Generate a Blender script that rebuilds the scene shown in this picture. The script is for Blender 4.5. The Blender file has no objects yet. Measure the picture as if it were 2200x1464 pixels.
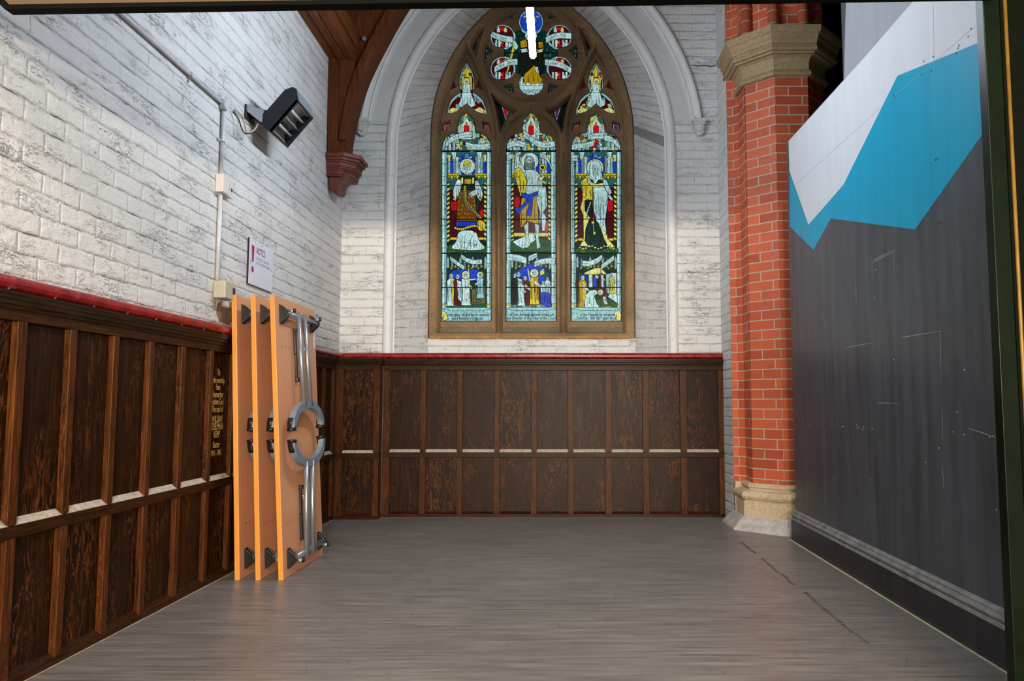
import bpy, bmesh, math, random
from mathutils import Vector, Matrix
R = math.radians
random.seed(7)
SC = bpy.context.scene
COL = SC.collection

# ------------------------------------------------------------------ camera, world, lights, exposure
F = 1643.0; CX = 1193.0; CY = 732.0; TH = math.atan(135 / F)
cam_d = bpy.data.cameras.new('camera'); cam = bpy.data.objects.new('camera', cam_d); COL.objects.link(cam)
cam_d.sensor_width = 36; cam_d.lens = 36 * F / 2200; cam_d.shift_x = -(CX - 1100) / 2200
cam.location = (0, 0, 1.0); cam.rotation_euler = (math.pi / 2 + TH, 0, 0)
cam_d.clip_start = 0.05
SC.camera = cam
SC.view_settings.view_transform = 'Standard'; SC.view_settings.look = 'None'
SC.view_settings.gamma = 1; SC.view_settings.exposure = 0.10
SC.view_settings.use_curve_mapping = False
w = bpy.data.worlds.new('world'); SC.world = w; w.use_nodes = True
w.node_tree.nodes['Background'].inputs[0].default_value = (0.86, 0.80, 0.70, 1)
w.node_tree.nodes['Background'].inputs[1].default_value = 0.42

def area(name, loc, rot, sx, sy, power, color):
    l = bpy.data.lights.new(name, 'AREA'); l.shape = 'RECTANGLE'; l.size = sx; l.size_y = sy
    l.energy = power; l.color = color
    o = bpy.data.objects.new(name, l); COL.objects.link(o); o.location = loc; o.rotation_euler = rot
    return o
# the lit hall behind the hatch: a low warm strip light that the lintel cuts off on the walls
area('hall_light', (0.75, -4.2, 1.56), (R(90), 0, R(6)), 2.0, 0.26, 760, (1.0, 0.86, 0.69))
# added fill lamp, unseen behind the camera, warming the near floor
area('near_floor_fill', (0.2, -1.2, 3.3), (R(35), 0, 0), 1.2, 0.8, 150, (1.0, 0.84, 0.66))
# (the strip fitting over the bay lights the room with its own glowing tube, built below)

# ------------------------------------------------------------------ helpers
ct, st = math.cos(TH), math.sin(TH)
def ray(px, py):
    x = (px - CX) / F; u = (CY - py) / F
    return (x, ct - u * st, st + u * ct)
def atY(px, py, Y):
    d = ray(px, py); t = Y / d[1]; return Vector((d[0] * t, Y, 1 + d[2] * t))
def atX(px, py, X):
    d = ray(px, py); t = X / d[0]; return Vector((X, d[1] * t, 1 + d[2] * t))
def atZ(px, py, Z):
    d = ray(px, py); t = (Z - 1) / d[2]; return Vector((d[0] * t, d[1] * t, Z))
def lin(c):
    def f(v):
        v /= 255.0
        return v / 12.92 if v <= 0.04045 else ((v + 0.055) / 1.055) ** 2.4
    return (f(c[0]), f(c[1]), f(c[2]), 1)

class MB:
    def __init__(s): s.v = []; s.f = []; s.m = []; s.uv = []; s.sm = []
    def add(s, pts, faces, mat=0, uvs=None, smooth=False):
        o = len(s.v); s.v += [tuple(p) for p in pts]
        for i, f in enumerate(faces):
            s.f.append([o + k for k in f]); s.m.append(mat); s.sm.append(smooth)
            s.uv.append(uvs[i] if uvs else None)
    def poly(s, pts, mat=0, uv=None): s.add(pts, [list(range(len(pts)))], mat, [uv] if uv else None)
    def box(s, a, b, mat=0):
        x0, y0, z0 = [min(a[i], b[i]) for i in range(3)]; x1, y1, z1 = [max(a[i], b[i]) for i in range(3)]
        p = [(x0,y0,z0),(x1,y0,z0),(x1,y1,z0),(x0,y1,z0),(x0,y0,z1),(x1,y0,z1),(x1,y1,z1),(x0,y1,z1)]
        s.add(p, [(0,3,2,1),(4,5,6,7),(0,1,5,4),(1,2,6,5),(2,3,7,6),(3,0,4,7)], mat)
    def hexa(s, p, mat=0):   # bottom 4 then top 4
        s.add(p, [(0,3,2,1),(4,5,6,7),(0,1,5,4),(1,2,6,5),(2,3,7,6),(3,0,4,7)], mat)
    def prism(s, pts, vec, mat=0):
        n = len(pts); v = Vector(vec); a = [Vector(p) for p in pts]
        s.add(a + [p + v for p in a], [list(range(n))[::-1], [n + i for i in range(n)]] +
              [(i, (i + 1) % n, n + (i + 1) % n, n + i) for i in range(n)], mat)
    def tube(s, path, r, n=12, mat=0, caps=True, smooth=True):
        P = [Vector(p) for p in path]; rings = []
        rr = r if isinstance(r, (list, tuple)) else [r] * len(P)
        up = None
        for i, p in enumerate(P):
            t = (P[min(i + 1, len(P) - 1)] - P[max(i - 1, 0)]).normalized()
            if up is None:
                up = Vector((0, 0, 1)) if abs(t.z) < 0.9 else Vector((1, 0, 0))
            a = t.cross(up)
            if a.length < 1e-4: a = t.cross(Vector((0, 1, 0)))
            a.normalize(); b = t.cross(a).normalized(); up = -b if b.dot(up) < 0 else b
            up = a.cross(t)
            rings.append([p + a * (math.cos(k * 2 * math.pi / n) * rr[i]) + b * (math.sin(k * 2 * math.pi / n) * rr[i]) for k in range(n)])
        o = len(s.v)
        for q in rings: s.v += [tuple(x) for x in q]
        for i in range(len(P) - 1):
            for k in range(n):
                s.f.append([o + i*n + k, o + i*n + (k+1) % n, o + (i+1)*n + (k+1) % n, o + (i+1)*n + k])
                s.m.append(mat); s.sm.append(smooth); s.uv.append(None)
        if caps:
            s.f.append([o + k for k in range(n)]); s.f.append([o + (len(P)-1)*n + k for k in range(n)][::-1])
            s.m += [mat, mat]; s.sm += [False, False]; s.uv += [None, None]
    def build(s, name, mats, parent=None, bevel=0, recalc=True, xf=None):
        me = bpy.data.meshes.new(name)
        v = s.v if xf is None else [tuple(xf @ Vector(p)) for p in s.v]
        me.from_pydata(v, [], s.f)
        if not isinstance(mats, (list, tuple)): mats = [mats]
        for m in mats: me.materials.append(m)
        uvl = me.uv_layers.new(name='UVMap') if any(u for u in s.uv) else None
        for i, p in enumerate(me.polygons):
            p.material_index = s.m[i]; p.use_smooth = s.sm[i]
            if uvl and s.uv[i]:
                for k, li in enumerate(p.loop_indices): uvl.data[li].uv = s.uv[i][k]
        if recalc:
            bm = bmesh.new(); bm.from_mesh(me); bmesh.ops.recalc_face_normals(bm, faces=bm.faces); bm.to_mesh(me); bm.free()
        o = bpy.data.objects.new(name, me); COL.objects.link(o)
        if parent is not None:
            o.parent = parent; o.matrix_parent_inverse = Matrix.Translation(-Vector(parent.location))
        if bevel:
            b = o.modifiers.new('bevel', 'BEVEL'); b.width = bevel; b.segments = 2; b.limit_method = 'ANGLE'; b.angle_limit = R(40)
        return o
def tag(o, label=None, cat=None, group=None, kind=None):
    if label: o['label'] = label
    if cat: o['category'] = cat
    if group: o['group'] = group
    if kind: o['kind'] = kind
    return o
def thing(name, label, cat, loc=(0, 0, 0), group=None, kind=None):
    o = bpy.data.objects.new(name, None); COL.objects.link(o); o.location = loc; o.empty_display_size = .1
    return tag(o, label, cat, group, kind)

# ------------------------------------------------------------------ material helpers
class NT:
    def __init__(s, name):
        s.mat = bpy.data.materials.new(name); s.mat.use_nodes = True
        s.t = s.mat.node_tree; s.n = s.t.nodes; s.b = s.n['Principled BSDF']
    def node(s, typ, **kw):
        n = s.n.new(typ)
        for k, v in kw.items():
            if k[0] == 'i' and k[1:].isdigit(): s.set(n.inputs[int(k[1:])], v)
            elif k in n.inputs.keys() if hasattr(n.inputs, 'keys') else False: s.set(n.inputs[k], v)
            else: setattr(n, k, v)
        return n
    def set(s, sock, v):
        if isinstance(v, bpy.types.NodeSocket): s.t.links.new(v, sock)
        else: sock.default_value = v
    def coord(s, which='Object'): return s.node('ShaderNodeTexCoord').outputs[which]
    def map(s, vec, scale=(1, 1, 1), loc=(0, 0, 0), rot=(0, 0, 0)):
        n = s.n.new('ShaderNodeMapping'); s.set(n.inputs[0], vec); n.inputs[1].default_value = loc
        n.inputs[2].default_value = rot; n.inputs[3].default_value = scale; return n.outputs[0]
    def noise(s, vec, scale, detail=4, rough=.55, dist=0, out=0):
        n = s.n.new('ShaderNodeTexNoise'); s.set(n.inputs['Vector'], vec); n.inputs['Scale'].default_value = scale
        n.inputs['Detail'].default_value = detail; n.inputs['Roughness'].default_value = rough
        n.inputs['Distortion'].default_value = dist; return n.outputs[out]
    def ramp(s, fac, stops, interp='LINEAR'):
        n = s.n.new('ShaderNodeValToRGB'); s.set(n.inputs[0], fac); e = n.color_ramp.elements
        n.color_ramp.interpolation = interp
        while len(e) > 1: e.remove(e[-1])
        e[0].position = stops[0][0]; e[0].color = s.c4(stops[0][1])
        for p, c in stops[1:]:
            q = e.new(p); q.color = s.c4(c)
        return n.outputs[0]
    def c4(s, c):
        if isinstance(c, (int, float)): return (c, c, c, 1)
        return c if len(c) == 4 else (*c, 1)
    def mix(s, fac, a, b, mode='MIX'):
        n = s.n.new('ShaderNodeMix'); n.data_type = 'RGBA'; n.blend_type = mode
        s.set(n.inputs[0], fac); s.set(n.inputs[6], a if isinstance(a, bpy.types.NodeSocket) else s.c4(a))
        s.set(n.inputs[7], b if isinstance(b, bpy.types.NodeSocket) else s.c4(b)); return n.outputs[2]
    def math(s, op, a, b=0, clamp=False):
        n = s.n.new('ShaderNodeMath'); n.operation = op; n.use_clamp = clamp; s.set(n.inputs[0], a); s.set(n.inputs[1], b); return n.outputs[0]
    def vadd(s, a, b):
        n = s.n.new('ShaderNodeVectorMath'); n.operation = 'ADD'; s.set(n.inputs[0], a); s.set(n.inputs[1], b); return n.outputs[0]
    def vscale(s, a, k):
        n = s.n.new('ShaderNodeVectorMath'); n.operation = 'SCALE'; s.set(n.inputs[0], a); n.inputs['Scale'].default_value = k; return n.outputs[0]
    def brick(s, vec, bw, rh, mortar, smooth=.1, offset=.5, c1=1, c2=0, cm=0, bias=0, squash=1, sqf=2):
        n = s.n.new('ShaderNodeTexBrick'); s.set(n.inputs['Vector'], vec); n.offset = offset
        n.squash = squash; n.squash_frequency = sqf
        n.inputs['Scale'].default_value = 1; n.inputs['Brick Width'].default_value = bw; n.inputs['Row Height'].default_value = rh
        n.inputs['Mortar Size'].default_value = mortar; n.inputs['Mortar Smooth'].default_value = smooth
        n.inputs['Bias'].default_value = bias
        s.set(n.inputs['Color1'], s.c4(c1)); s.set(n.inputs['Color2'], s.c4(c2)); s.set(n.inputs['Mortar'], s.c4(cm)); return n.outputs
    def bump(s, h, strength=.5, dist=.01, prev=None):
        n = s.n.new('ShaderNodeBump'); n.inputs['Strength'].default_value = strength; n.inputs['Distance'].default_value = dist
        s.set(n.inputs['Height'], h)
        if prev is not None: s.set(n.inputs['Normal'], prev)
        return n.outputs[0]
    def out(s, color=None, rough=None, normal=None, **kw):
        if color is not None: s.set(s.b.inputs['Base Color'], color if isinstance(color, bpy.types.NodeSocket) else s.c4(color))
        if rough is not None: s.set(s.b.inputs['Roughness'], rough)
        if normal is not None: s.set(s.b.inputs['Normal'], normal)
        for k, v in kw.items():
            s.set(s.b.inputs[k.replace('_', ' ')], v)
        return s.mat

def plain(name, rgb, rough=.5, metal=0, var=.15, scale=25, bump=.1, coat=0, spec=.5):
    m = NT(name); c = m.coord(); n = m.noise(c, scale, 5)
    col = lin(rgb); a = tuple(x * (1 - var) for x in col[:3]); b = tuple(min(1, x * (1 + var)) for x in col[:3])
    nm = m.bump(n, bump, .003)
    return m.out(m.ramp(n, [(.3, a), (.7, b)]), rough, nm, Metallic=metal, Coat_Weight=coat, Specular_IOR_Level=spec)

def white_brick(name, bw=.232, rh=.0815, loc=(0, 0, 0), crack=1.0, tint=(.66, .655, .64), rough=1.0):
    m = NT(name); uv = m.coord('UV')
    d = m.vadd(m.map(uv, loc=loc), m.vscale(m.vadd(m.noise(uv, 9, 4, out=1), (-.5, -.5, 0)), .016))
    d = m.vadd(d, m.vscale(m.vadd(m.noise(uv, 34, 3, out=1), (-.5, -.5, 0)), .007))
    thin = m.brick(d, bw, rh, .0022, 0.05)[1]
    wide = m.brick(d, bw, rh, .012, 1.0)[1]
    sx = m.n.new('ShaderNodeSeparateXYZ'); m.set(sx.inputs[0], d)
    dist = m.math('PINGPONG', sx.outputs[1], rh / 2)
    hl = m.ramp(dist, [(.0, 1), (.0022, .8), (.0034, 0)])
    hw = m.ramp(dist, [(.0, 1), (.008, .35), (.014, 0)])
    lump = m.noise(m.map(uv, (1, 1.8, 1)), 16, 6, .62); fine = m.noise(uv, 110, 4, .6)
    hm = m.ramp(m.noise(m.map(uv, (3.5, 8, 1)), 1.5, 6, .75), [(.51, 0), (.62, 1)])
    vm = m.ramp(m.noise(m.map(uv, (5, 5, 1), (4, 4, 0)), 1.6, 5, .7), [(.50, 0), (.62, .6)])
    line = m.math('MULTIPLY', m.math('MAXIMUM', m.math('MULTIPLY', hl, hm), m.math('MULTIPLY', thin, vm)), .9 * crack, True)
    # short dark flecks and cracks running with the courses
    wob = m.vadd(m.map(uv, (9, 46, 1)), m.vscale(m.noise(uv, 14, 4, out=1), 2.2))
    fl = m.noise(wob, 1.0, 4, .65)
    rid = m.ramp(m.math('ABSOLUTE', m.math('SUBTRACT', fl, .5)), [(0, 1), (.010, .6), (.022, 0)])
    fm = m.ramp(m.noise(m.map(uv, (2, 4.5, 1), (7, 3, 0)), 1.5, 5, .72), [(.50, 0), (.63, 1)])
    line2 = m.math('MULTIPLY', m.math('MULTIPLY', rid, fm), .72 * crack, True)
    speck = m.ramp(m.noise(m.map(uv, (30, 75, 1)), 1.3, 5, .75), [(.66, 0), (.73, .55)])
    speck = m.math('MULTIPLY', speck, m.math('MULTIPLY', fm, crack))
    grime = m.noise(uv, 2.3, 6, .65)
    base = m.mix(m.ramp(grime, [(.35, 0), (.75, 1)]), tint, tuple(x * .86 for x in tint))
    base = m.mix(m.math('MULTIPLY', hw, .08), base, (.36, .34, .32))
    spot = m.n.new('ShaderNodeTexVoronoi'); spot.inputs['Scale'].default_value = 5.2; m.set(spot.inputs['Vector'], uv)
    sp = m.math('MULTIPLY', m.ramp(spot.outputs[0], [(.0, 1), (.04, 1), (.055, 0)]), m.ramp(m.noise(uv, 1.9, 2), [(.56, 0), (.60, 1)]))
    col = m.mix(line, base, (.03, .03, .035)); col = m.mix(line2, col, (.04, .04, .045)); col = m.mix(speck, col, (.06, .055, .05))
    col = m.mix(m.math('MULTIPLY', sp, .8), col, (.06, .045, .04))
    h = m.math('SUBTRACT', m.math('ADD', m.math('MULTIPLY', lump, .9), m.math('MULTIPLY', fine, .16)), m.math('ADD', m.math('MULTIPLY', wide, .22), m.math('MULTIPLY', hw, .35)))
    h = m.math('SUBTRACT', h, m.math('MULTIPLY', m.math('MAXIMUM', line2, line), .6))
    nm = m.bump(h, .9 * rough, .012)
    return m.out(col, .5, nm)

def red_brick(name, loc=(0, 0, 0)):
    m = NT(name); uv = m.coord('UV')
    d = m.vadd(m.map(uv, loc=loc), m.vscale(m.vadd(m.noise(uv, 30, 3, out=1), (-.5, -.5, 0)), .003))
    br = m.brick(d, .225, .0795, .0050, .12, c1=lin((212, 98, 58)), c2=lin((166, 66, 40)), cm=lin((190, 176, 152)), bias=-.25)
    soot = m.ramp(m.noise(uv, 7, 6, .7), [(.55, 0), (.85, .55)])
    col = m.mix(soot, br[0], (.09, .03, .02))
    col = m.mix(m.ramp(m.noise(uv, 140, 3, .6), [(.35, .22), (.6, 0)]), col, (.05, .02, .015))
    h = m.math('SUBTRACT', m.math('MULTIPLY', m.noise(uv, 70, 5), .35), br[1])
    return m.out(col, .62, m.bump(h, .6, .005))

def wood(name, vert=True, dark=(0.008, .0028, .001), mid=(.055, .017, .0045), hi=(.30, .085, .018), fleck=1.0, rough=.32, axis=None, scl=1.0):
    m = NT(name); c = m.coord()
    oi = m.node('ShaderNodeObjectInfo').outputs['Random']
    c = m.vadd(c, m.vscale(m.mixrand(oi) if False else m.noise(m.vscale(oi, 1) if False else c, .001, 0), 0)) if False else c
    comb = m.n.new('ShaderNodeCombineXYZ'); m.set(comb.inputs[0], m.math('MULTIPLY', oi, 13.0)); m.set(comb.inputs[2], m.math('MULTIPLY', oi, 7.7)); m.set(comb.inputs[1], m.math('MULTIPLY', oi, 5.1))
    c = m.vadd(c, comb.outputs[0])
    sc = axis or ((18, 18, 1.1) if vert else (1.1, 1.1, 18))
    sc = tuple(v * scl for v in sc)
    g = m.noise(m.map(c, sc), 4.0, 7, .62, 1.1)
    tone = m.noise(m.map(c, tuple(min(3, v) for v in sc)), 1.5, 3)
    fl = m.noise(m.map(c, tuple(v * (.7 if v > 5 else 2.6) for v in sc)), 2.6, 4, .6, 1.5)
    ridge = m.math('ABSOLUTE', m.math('SUBTRACT', fl, .5))
    rf = m.ramp(ridge, [(.0, 1), (.012, .45), (.04, 0)])
    rf = m.math('MULTIPLY', rf, m.ramp(tone, [(.44, .05), (.66, 1)]))
    base = m.ramp(g, [(.30, dark), (.62, mid), (.86, tuple(x * .6 for x in hi))])
    base = m.mix(m.ramp(tone, [(.3, 0), (.7, .6)]), base, tuple(x * .8 for x in dark))
    col = m.mix(m.math('MULTIPLY', rf, .55 * fleck, True), base, hi)
    return m.out(col, m.ramp(g, [(.2, rough), (.8, rough + .18)]), m.bump(g, .25, .002), Specular_IOR_Level=.13)

# ---- materials
M = {}
M['brick_left'] = white_brick('painted brick left', loc=(.05, 0.005, 0), crack=1.0)
M['brick_back'] = white_brick('painted brick back', loc=(.11, .015, 0), crack=.9, tint=(.74, .74, .72))
M['brick_reveal'] = white_brick('painted brick reveal', bw=.20, loc=(0, .03, 0), crack=.8, tint=(.68, .68, .665))
M['smooth_white'] = white_brick('smooth painted stone', bw=.60, rh=.28, crack=.5, tint=(.78, .78, .765), rough=.35)
M['vouss'] = white_brick('painted voussoirs', bw=.30, rh=.6, crack=.45, tint=(.66, .66, .65), rough=.4)
M['red_brick'] = red_brick('red brick')
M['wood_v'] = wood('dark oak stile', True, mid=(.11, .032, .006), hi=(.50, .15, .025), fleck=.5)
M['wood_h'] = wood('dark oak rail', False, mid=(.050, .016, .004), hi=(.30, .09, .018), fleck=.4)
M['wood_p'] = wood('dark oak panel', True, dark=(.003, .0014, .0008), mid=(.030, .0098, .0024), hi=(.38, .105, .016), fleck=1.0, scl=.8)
M['wood_c'] = wood('dark oak cornice', False, dark=(.005, .003, .001), mid=(.03, .014, .005), hi=(.16, .07, .02), fleck=.3, rough=.28)
M['pine'] = wood('stained pine', True, dark=(.045, .012, .004), mid=(.16, .045, .012), hi=(.33, .10, .03), fleck=.5, rough=.5)
M['pine_h'] = wood('stained pine along the wall', False, dark=(.07, .02, .006), mid=(.22, .07, .02), hi=(.42, .15, .045), fleck=.3, rough=.5, axis=(18, 1.1, 18))
M['corbel'] = plain('red-brown painted corbel', (102, 46, 28), .45, var=.35)
M['dust'] = plain('dusty lit ledge', (176, 165, 148), .8, var=.3, scale=40)  # pale dust, with the light the ledges catch put into the colour
M['ochre'] = plain('ochre sandstone', (156, 120, 66), .8, var=.3, scale=14, bump=.3)
def stone(name, a, b):
    m = NT(name); c = m.coord()
    n = m.noise(c, 3.2, 6, .65); n2 = m.noise(c, 45, 4, .6)
    col = m.mix(m.ramp(n, [(.35, 0), (.68, 1)]), lin(a), lin(b))
    col = m.mix(m.ramp(n2, [(.3, .35), (.6, 0)]), col, (.03, .02, .012))
    return m.out(col, .75, m.bump(n2, .35, .004))
M['tracery'] = stone('brown sandstone tracery', (158, 126, 86), (118, 94, 66))
M['sill'] = stone('grey sandstone sill', (150, 136, 112), (112, 102, 88))
M['cap'] = stone('buff painted capital', (172, 146, 106), (156, 132, 96))
M['base'] = stone('cream stone base', (226, 204, 170), (204, 180, 144))
M['base_grey'] = plain('scuffed grey-white plinth', (188, 180, 174), .7, var=.25, scale=16, bump=.3)
def tile():
    m = NT('red glazed tile'); c = m.coord()
    n = m.noise(c, 11, 6, .65)
    col = m.ramp(n, [(.3, lin((96, 14, 16))), (.6, lin((146, 22, 22))), (.8, lin((120, 24, 24)))])
    g = m.n.new('ShaderNodeNewGeometry')
    dust = m.ramp(m.noise(c, 34, 6, .7), [(.55, 0), (.8, .45)])
    col = m.mix(dust, col, lin((150, 120, 112)))
    return m.out(col, m.ramp(n, [(.3, .18), (.8, .42)]), m.bump(n, .2, .004), Specular_IOR_Level=.6)
M['tile'] = tile()
def floor_mat():
    m = NT('grey vinyl floor'); c = m.coord()
    s1 = m.noise(m.map(c, (1.1, 26, 1)), 2.2, 7, .68, .3)
    s2 = m.noise(m.map(c, (2.5, 60, 1)), 5, 5, .7)
    blotch = m.noise(c, 1.2, 5, .6)
    col = m.ramp(s1, [(.28, lin((84, 80, 77))), (.5, lin((124, 119, 115))), (.72, lin((156, 150, 144)))])
    col = m.mix(m.ramp(blotch, [(.4, 0), (.7, .35)]), col, lin((84, 80, 80)))
    col = m.mix(m.ramp(s2, [(.58, 0), (.74, .45)]), col, lin((172, 165, 156)))
    col = m.mix(m.ramp(m.noise(m.map(c, (6, 60, 1), (3, 2, 0)), 3, 4, .7), [(.64, 0), (.72, .6)]), col, lin((40, 38, 38)))
    return m.out(col, m.ramp(m.noise(c, 9, 6, .7), [(.3, .26), (.7, .46)]), m.bump(s2, .08, .002), Specular_IOR_Level=.45)
M['floor'] = floor_mat()
M['mark'] = plain('dark scuff and shadow', (34, 30, 28), .6)
M['seam'] = plain('brown dirty seam', (98, 84, 74), .6, var=.45, scale=30)
M['sealant'] = plain('cream sealant', (196, 182, 150), .6, var=.25, scale=30)
def paint(name, rgb, rough=.38, streak=.25):
    m = NT(name); c = m.coord(); col = lin(rgb)
    s = m.noise(m.map(c, (5, 5, .5)), 2.4, 5, .6)
    k = m.ramp(s, [(.3, tuple(x * (1 - streak) for x in col[:3])), (.7, tuple(min(1, x * (1 + streak)) for x in col[:3]))])
    if streak > .3:
        k = m.mix(m.ramp(m.noise(m.map(c, (1, 1, .6)), 5, 7, .75), [(.58, 0), (.8, .22)]), k, lin((128, 134, 140)))
    sp = m.n.new('ShaderNodeTexVoronoi'); sp.inputs['Scale'].default_value = 9; m.set(sp.inputs['Vector'], c)
    dots = m.math('MULTIPLY', m.ramp(sp.outputs[0], [(0, 1), (.035, 1), (.05, 0)]), m.ramp(m.noise(c, 3, 2), [(.6, 0), (.64, 1)]))
    k = m.mix(m.math('MULTIPLY', dots, .6), k, lin((190, 190, 190)) if streak > .3 else (.05, .07, .09))
    return m.out(k, rough, m.bump(s, .06, .004), Specular_IOR_Level=.25)
M['bgrey'] = paint('charcoal board paint', (70, 73, 78), .36, .32)
M['bteal'] = paint('teal board paint', (0, 150, 184), .4, .07)
M['bwhite'] = paint('white board paint', (206, 208, 212), .42, .04)
M['bupper'] = paint('upper grey board paint', (150, 150, 156), .5, .06)
M['trim_dark'] = paint('charcoal baseboard paint', (44, 44, 46), .4, .35)
M['trim_worn'] = plain('worn grey moulding', (130, 128, 126), .5, var=.35, scale=18)
M['beech'] = (lambda: None)
def laminate(name, a, b, scl=(60, 60, 2), rough=.42):
    m = NT(name); c = m.coord(); n = m.noise(m.map(c, scl), 2, 5, .6, .4)
    return m.out(m.ramp(n, [(.25, lin(a)), (.75, lin(b))]), rough, None)
M['beech'] = laminate('beech laminate underside', (196, 136, 98), (212, 152, 114))
M['beech_edge'] = laminate('beech table edge', (206, 134, 48), (224, 152, 66), (60, 60, 3), .35)
M['steel'] = plain('grey painted steel tube', (150, 156, 164), .32, .65, .08)
M['arc'] = plain('grey plastic-coated foot', (122, 134, 148), .45, .2, .15)
M['blackp'] = plain('black plastic', (14, 14, 15), .35, 0, .2)
M['blackm'] = plain('black metal housing', (26, 30, 38), .42, .1, .2)
M['greytop'] = plain('grey metal housing cap', (122, 128, 138), .4, .3, .15)
M['reflector'] = plain('polished reflector', (236, 232, 222), .30, .85, .05)
M['lampglass'] = plain('lamp tube glass', (190, 190, 190), .1, .2, .05)
M['conduit'] = plain('white painted conduit', (190, 190, 192), .4, 0, .1)
M['whitebox'] = plain('white plastic box', (206, 200, 194), .4, 0, .05)
M['beigebox'] = plain('beige plastic box', (176, 170, 148), .45, 0, .07)
M['sign'] = plain('white sign board', (205, 208, 218), .3, 0, .02)
M['magenta'] = plain('magenta print', (148, 10, 100), .4, 0, .02)
M['inkgrey'] = plain('grey print', (120, 116, 140), .4, 0, .02)
M['gold'] = plain('gold lettering', (236, 196, 110), .4, .3, .08)
M['plaster'] = plain('bare brown plaster', (124, 98, 76), .85, 0, .3, 18, .4)
M['cablew'] = plain('cream cable', (186, 160, 120), .5)
M['cableb'] = plain('black cable', (16, 16, 18), .5)
M['greenp'] = plain('dark green gloss paint', (8, 17, 6), .35, 0, .3, 12, .2, spec=.12)
M['greend'] = plain('very dark green paint', (6, 9, 3), .6, 0, .3, spec=.05)
M['goldline'] = plain('brass bead', (118, 88, 26), .45, .1, .25, 20)
M['seal'] = plain('black rubber seal', (10, 11, 9), .7, 0, .2, spec=.05)
M['beige'] = (lambda m=None: None)
def beam_mat():
    m = NT('beige and green beam paint'); c = m.coord()
    n = m.noise(c, 3, 3)
    sx = m.n.new('ShaderNodeSeparateXYZ'); m.set(sx.inputs[0], c)
    k = m.ramp(m.math('ADD', m.math('MULTIPLY', sx.outputs[0], .35), m.math('ADD', m.math('MULTIPLY', n, .1), .55)), [(.15, lin((84, 66, 46))), (.30, lin((76, 62, 42))), (.42, lin((46, 62, 22)))])
    return m.out(k, .4)
M['beam'] = beam_mat()
M['ceil'] = plain('dim ceiling boards', (120, 96, 76), .8, 0, .2)
M['whitewall'] = plain('white plaster', (205, 203, 198), .7, 0, .08)
M['lampwhite'] = plain('white batten', (225, 225, 228), .4, 0, .03)
mt = NT('fluorescent tube'); M['tube'] = mt.out((1, 1, 1), .3, None, Emission_Color=(.78, .88, 1, 1), Emission_Strength=200.0)
M['crack'] = plain('dark crack', (20, 20, 22), .8)

GC = dict(aqua=(136,188,194), pale=(176,214,214), white=(196,222,222), yel=(196,184,52), gold=(176,140,20), lemon=(206,206,120),
          blue=(22,62,186), sky=(60,120,200), red=(186,16,26), dred=(66,8,16), green=(32,78,36), dgreen=(14,44,38), teal=(40,92,92),
          olive=(84,92,52), brown=(98,60,16), flesh=(168,194,194), purple=(110,26,90), black=(6,9,11), dark=(20,26,22), grey=(104,132,136),
          maroon=(84,20,30), ink=(12,20,24))
GM = {}; GI = {}
def glass(name, rgb):
    m = NT('stained glass ' + name); c = m.coord()
    n = m.noise(m.map(c, (1, 1, .6)), 75, 5, .7); n2 = m.noise(m.map(c, (1, 1, .12)), 150, 3, .6)
    k = m.math('MULTIPLY', m.ramp(n, [(.34, .16), (.47, .80), (.6, 1.0), (.8, 1.22)]), m.ramp(n2, [(.32, .62), (.55, 1.0)]))
    col = lin(rgb)
    e = m.mix(1.0, col, k, 'MULTIPLY')
    return m.out(tuple(x * .35 for x in col[:3]), .25, None, Emission_Color=e, Emission_Strength=0.0 if name in ('black', 'ink') else 1.05, Specular_IOR_Level=.12)
for i, (k, v) in enumerate(GC.items()):
    GM[k] = glass(k, v); GI[k] = i
GMATS = list(GM.values())

def text_mb(txt, size, sx=1.0, align='CENTER', bold=0):
    cu = bpy.data.curves.new('txt', 'FONT'); cu.body = txt; cu.size = size; cu.align_x = align; cu.align_y = 'CENTER'
    cu.resolution_u = 3; cu.offset = bold; cu.space_line = 1.0
    o = bpy.data.objects.new('txt', cu); me = bpy.data.meshes.new_from_object(o)
    vs = [(v.co.x * sx, v.co.y) for v in me.vertices]; fs = [list(p.vertices) for p in me.polygons]
    bpy.data.objects.remove(o); bpy.data.meshes.remove(me); bpy.data.curves.remove(cu)
    return vs, fs

# ------------------------------------------------------------------ room constants
XL = -1.95; YB = 6.88; XR = 1.498; ZC = 5.35
ACX = -0.225

def apath(w, z0=1.40, c=.6, zs=3.36, n=22, nj=8, cx=ACX):
    Rr = w + c; tA = math.acos(c / Rr); pts = []; L = []
    for i in range(nj): pts.append((-w, z0 + (zs - z0) * i / nj))
    for i in range(n + 1):
        t = tA * i / n; pts.append((c - Rr * math.cos(t), zs + Rr * math.sin(t)))
    full = [(cx + x, z) for x, z in pts] + [(cx - x, z) for x, z in pts[-2::-1]]
    return full
def arclen(path):
    L = [0]
    for a, b in zip(path, path[1:]): L.append(L[-1] + math.hypot(b[0] - a[0], b[1] - a[1]))
    return L
def ruled(mb, A, B, uoff=0, mat=0, smooth=True, vfun=None):
    """strip between 3D polylines A and B, UV = (distance across, along)"""
    L = [0]
    for a, b in zip(A, A[1:]): L.append(L[-1] + (Vector(b) - Vector(a)).length)
    H = L[-1]
    for i in range(len(A) - 1):
        wdt = (Vector(B[i]) - Vector(A[i])).length
        v0, v1 = (L[i], L[i+1])
        if vfun: v0, v1 = vfun(i, A, L), vfun(i + 1, A, L)
        mb.add([A[i], A[i+1], B[i+1], B[i]], [(0, 1, 2, 3)], mat, [[(uoff, v0), (uoff, v1), (uoff + wdt, v1), (uoff + wdt, v0)]], smooth)

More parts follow.
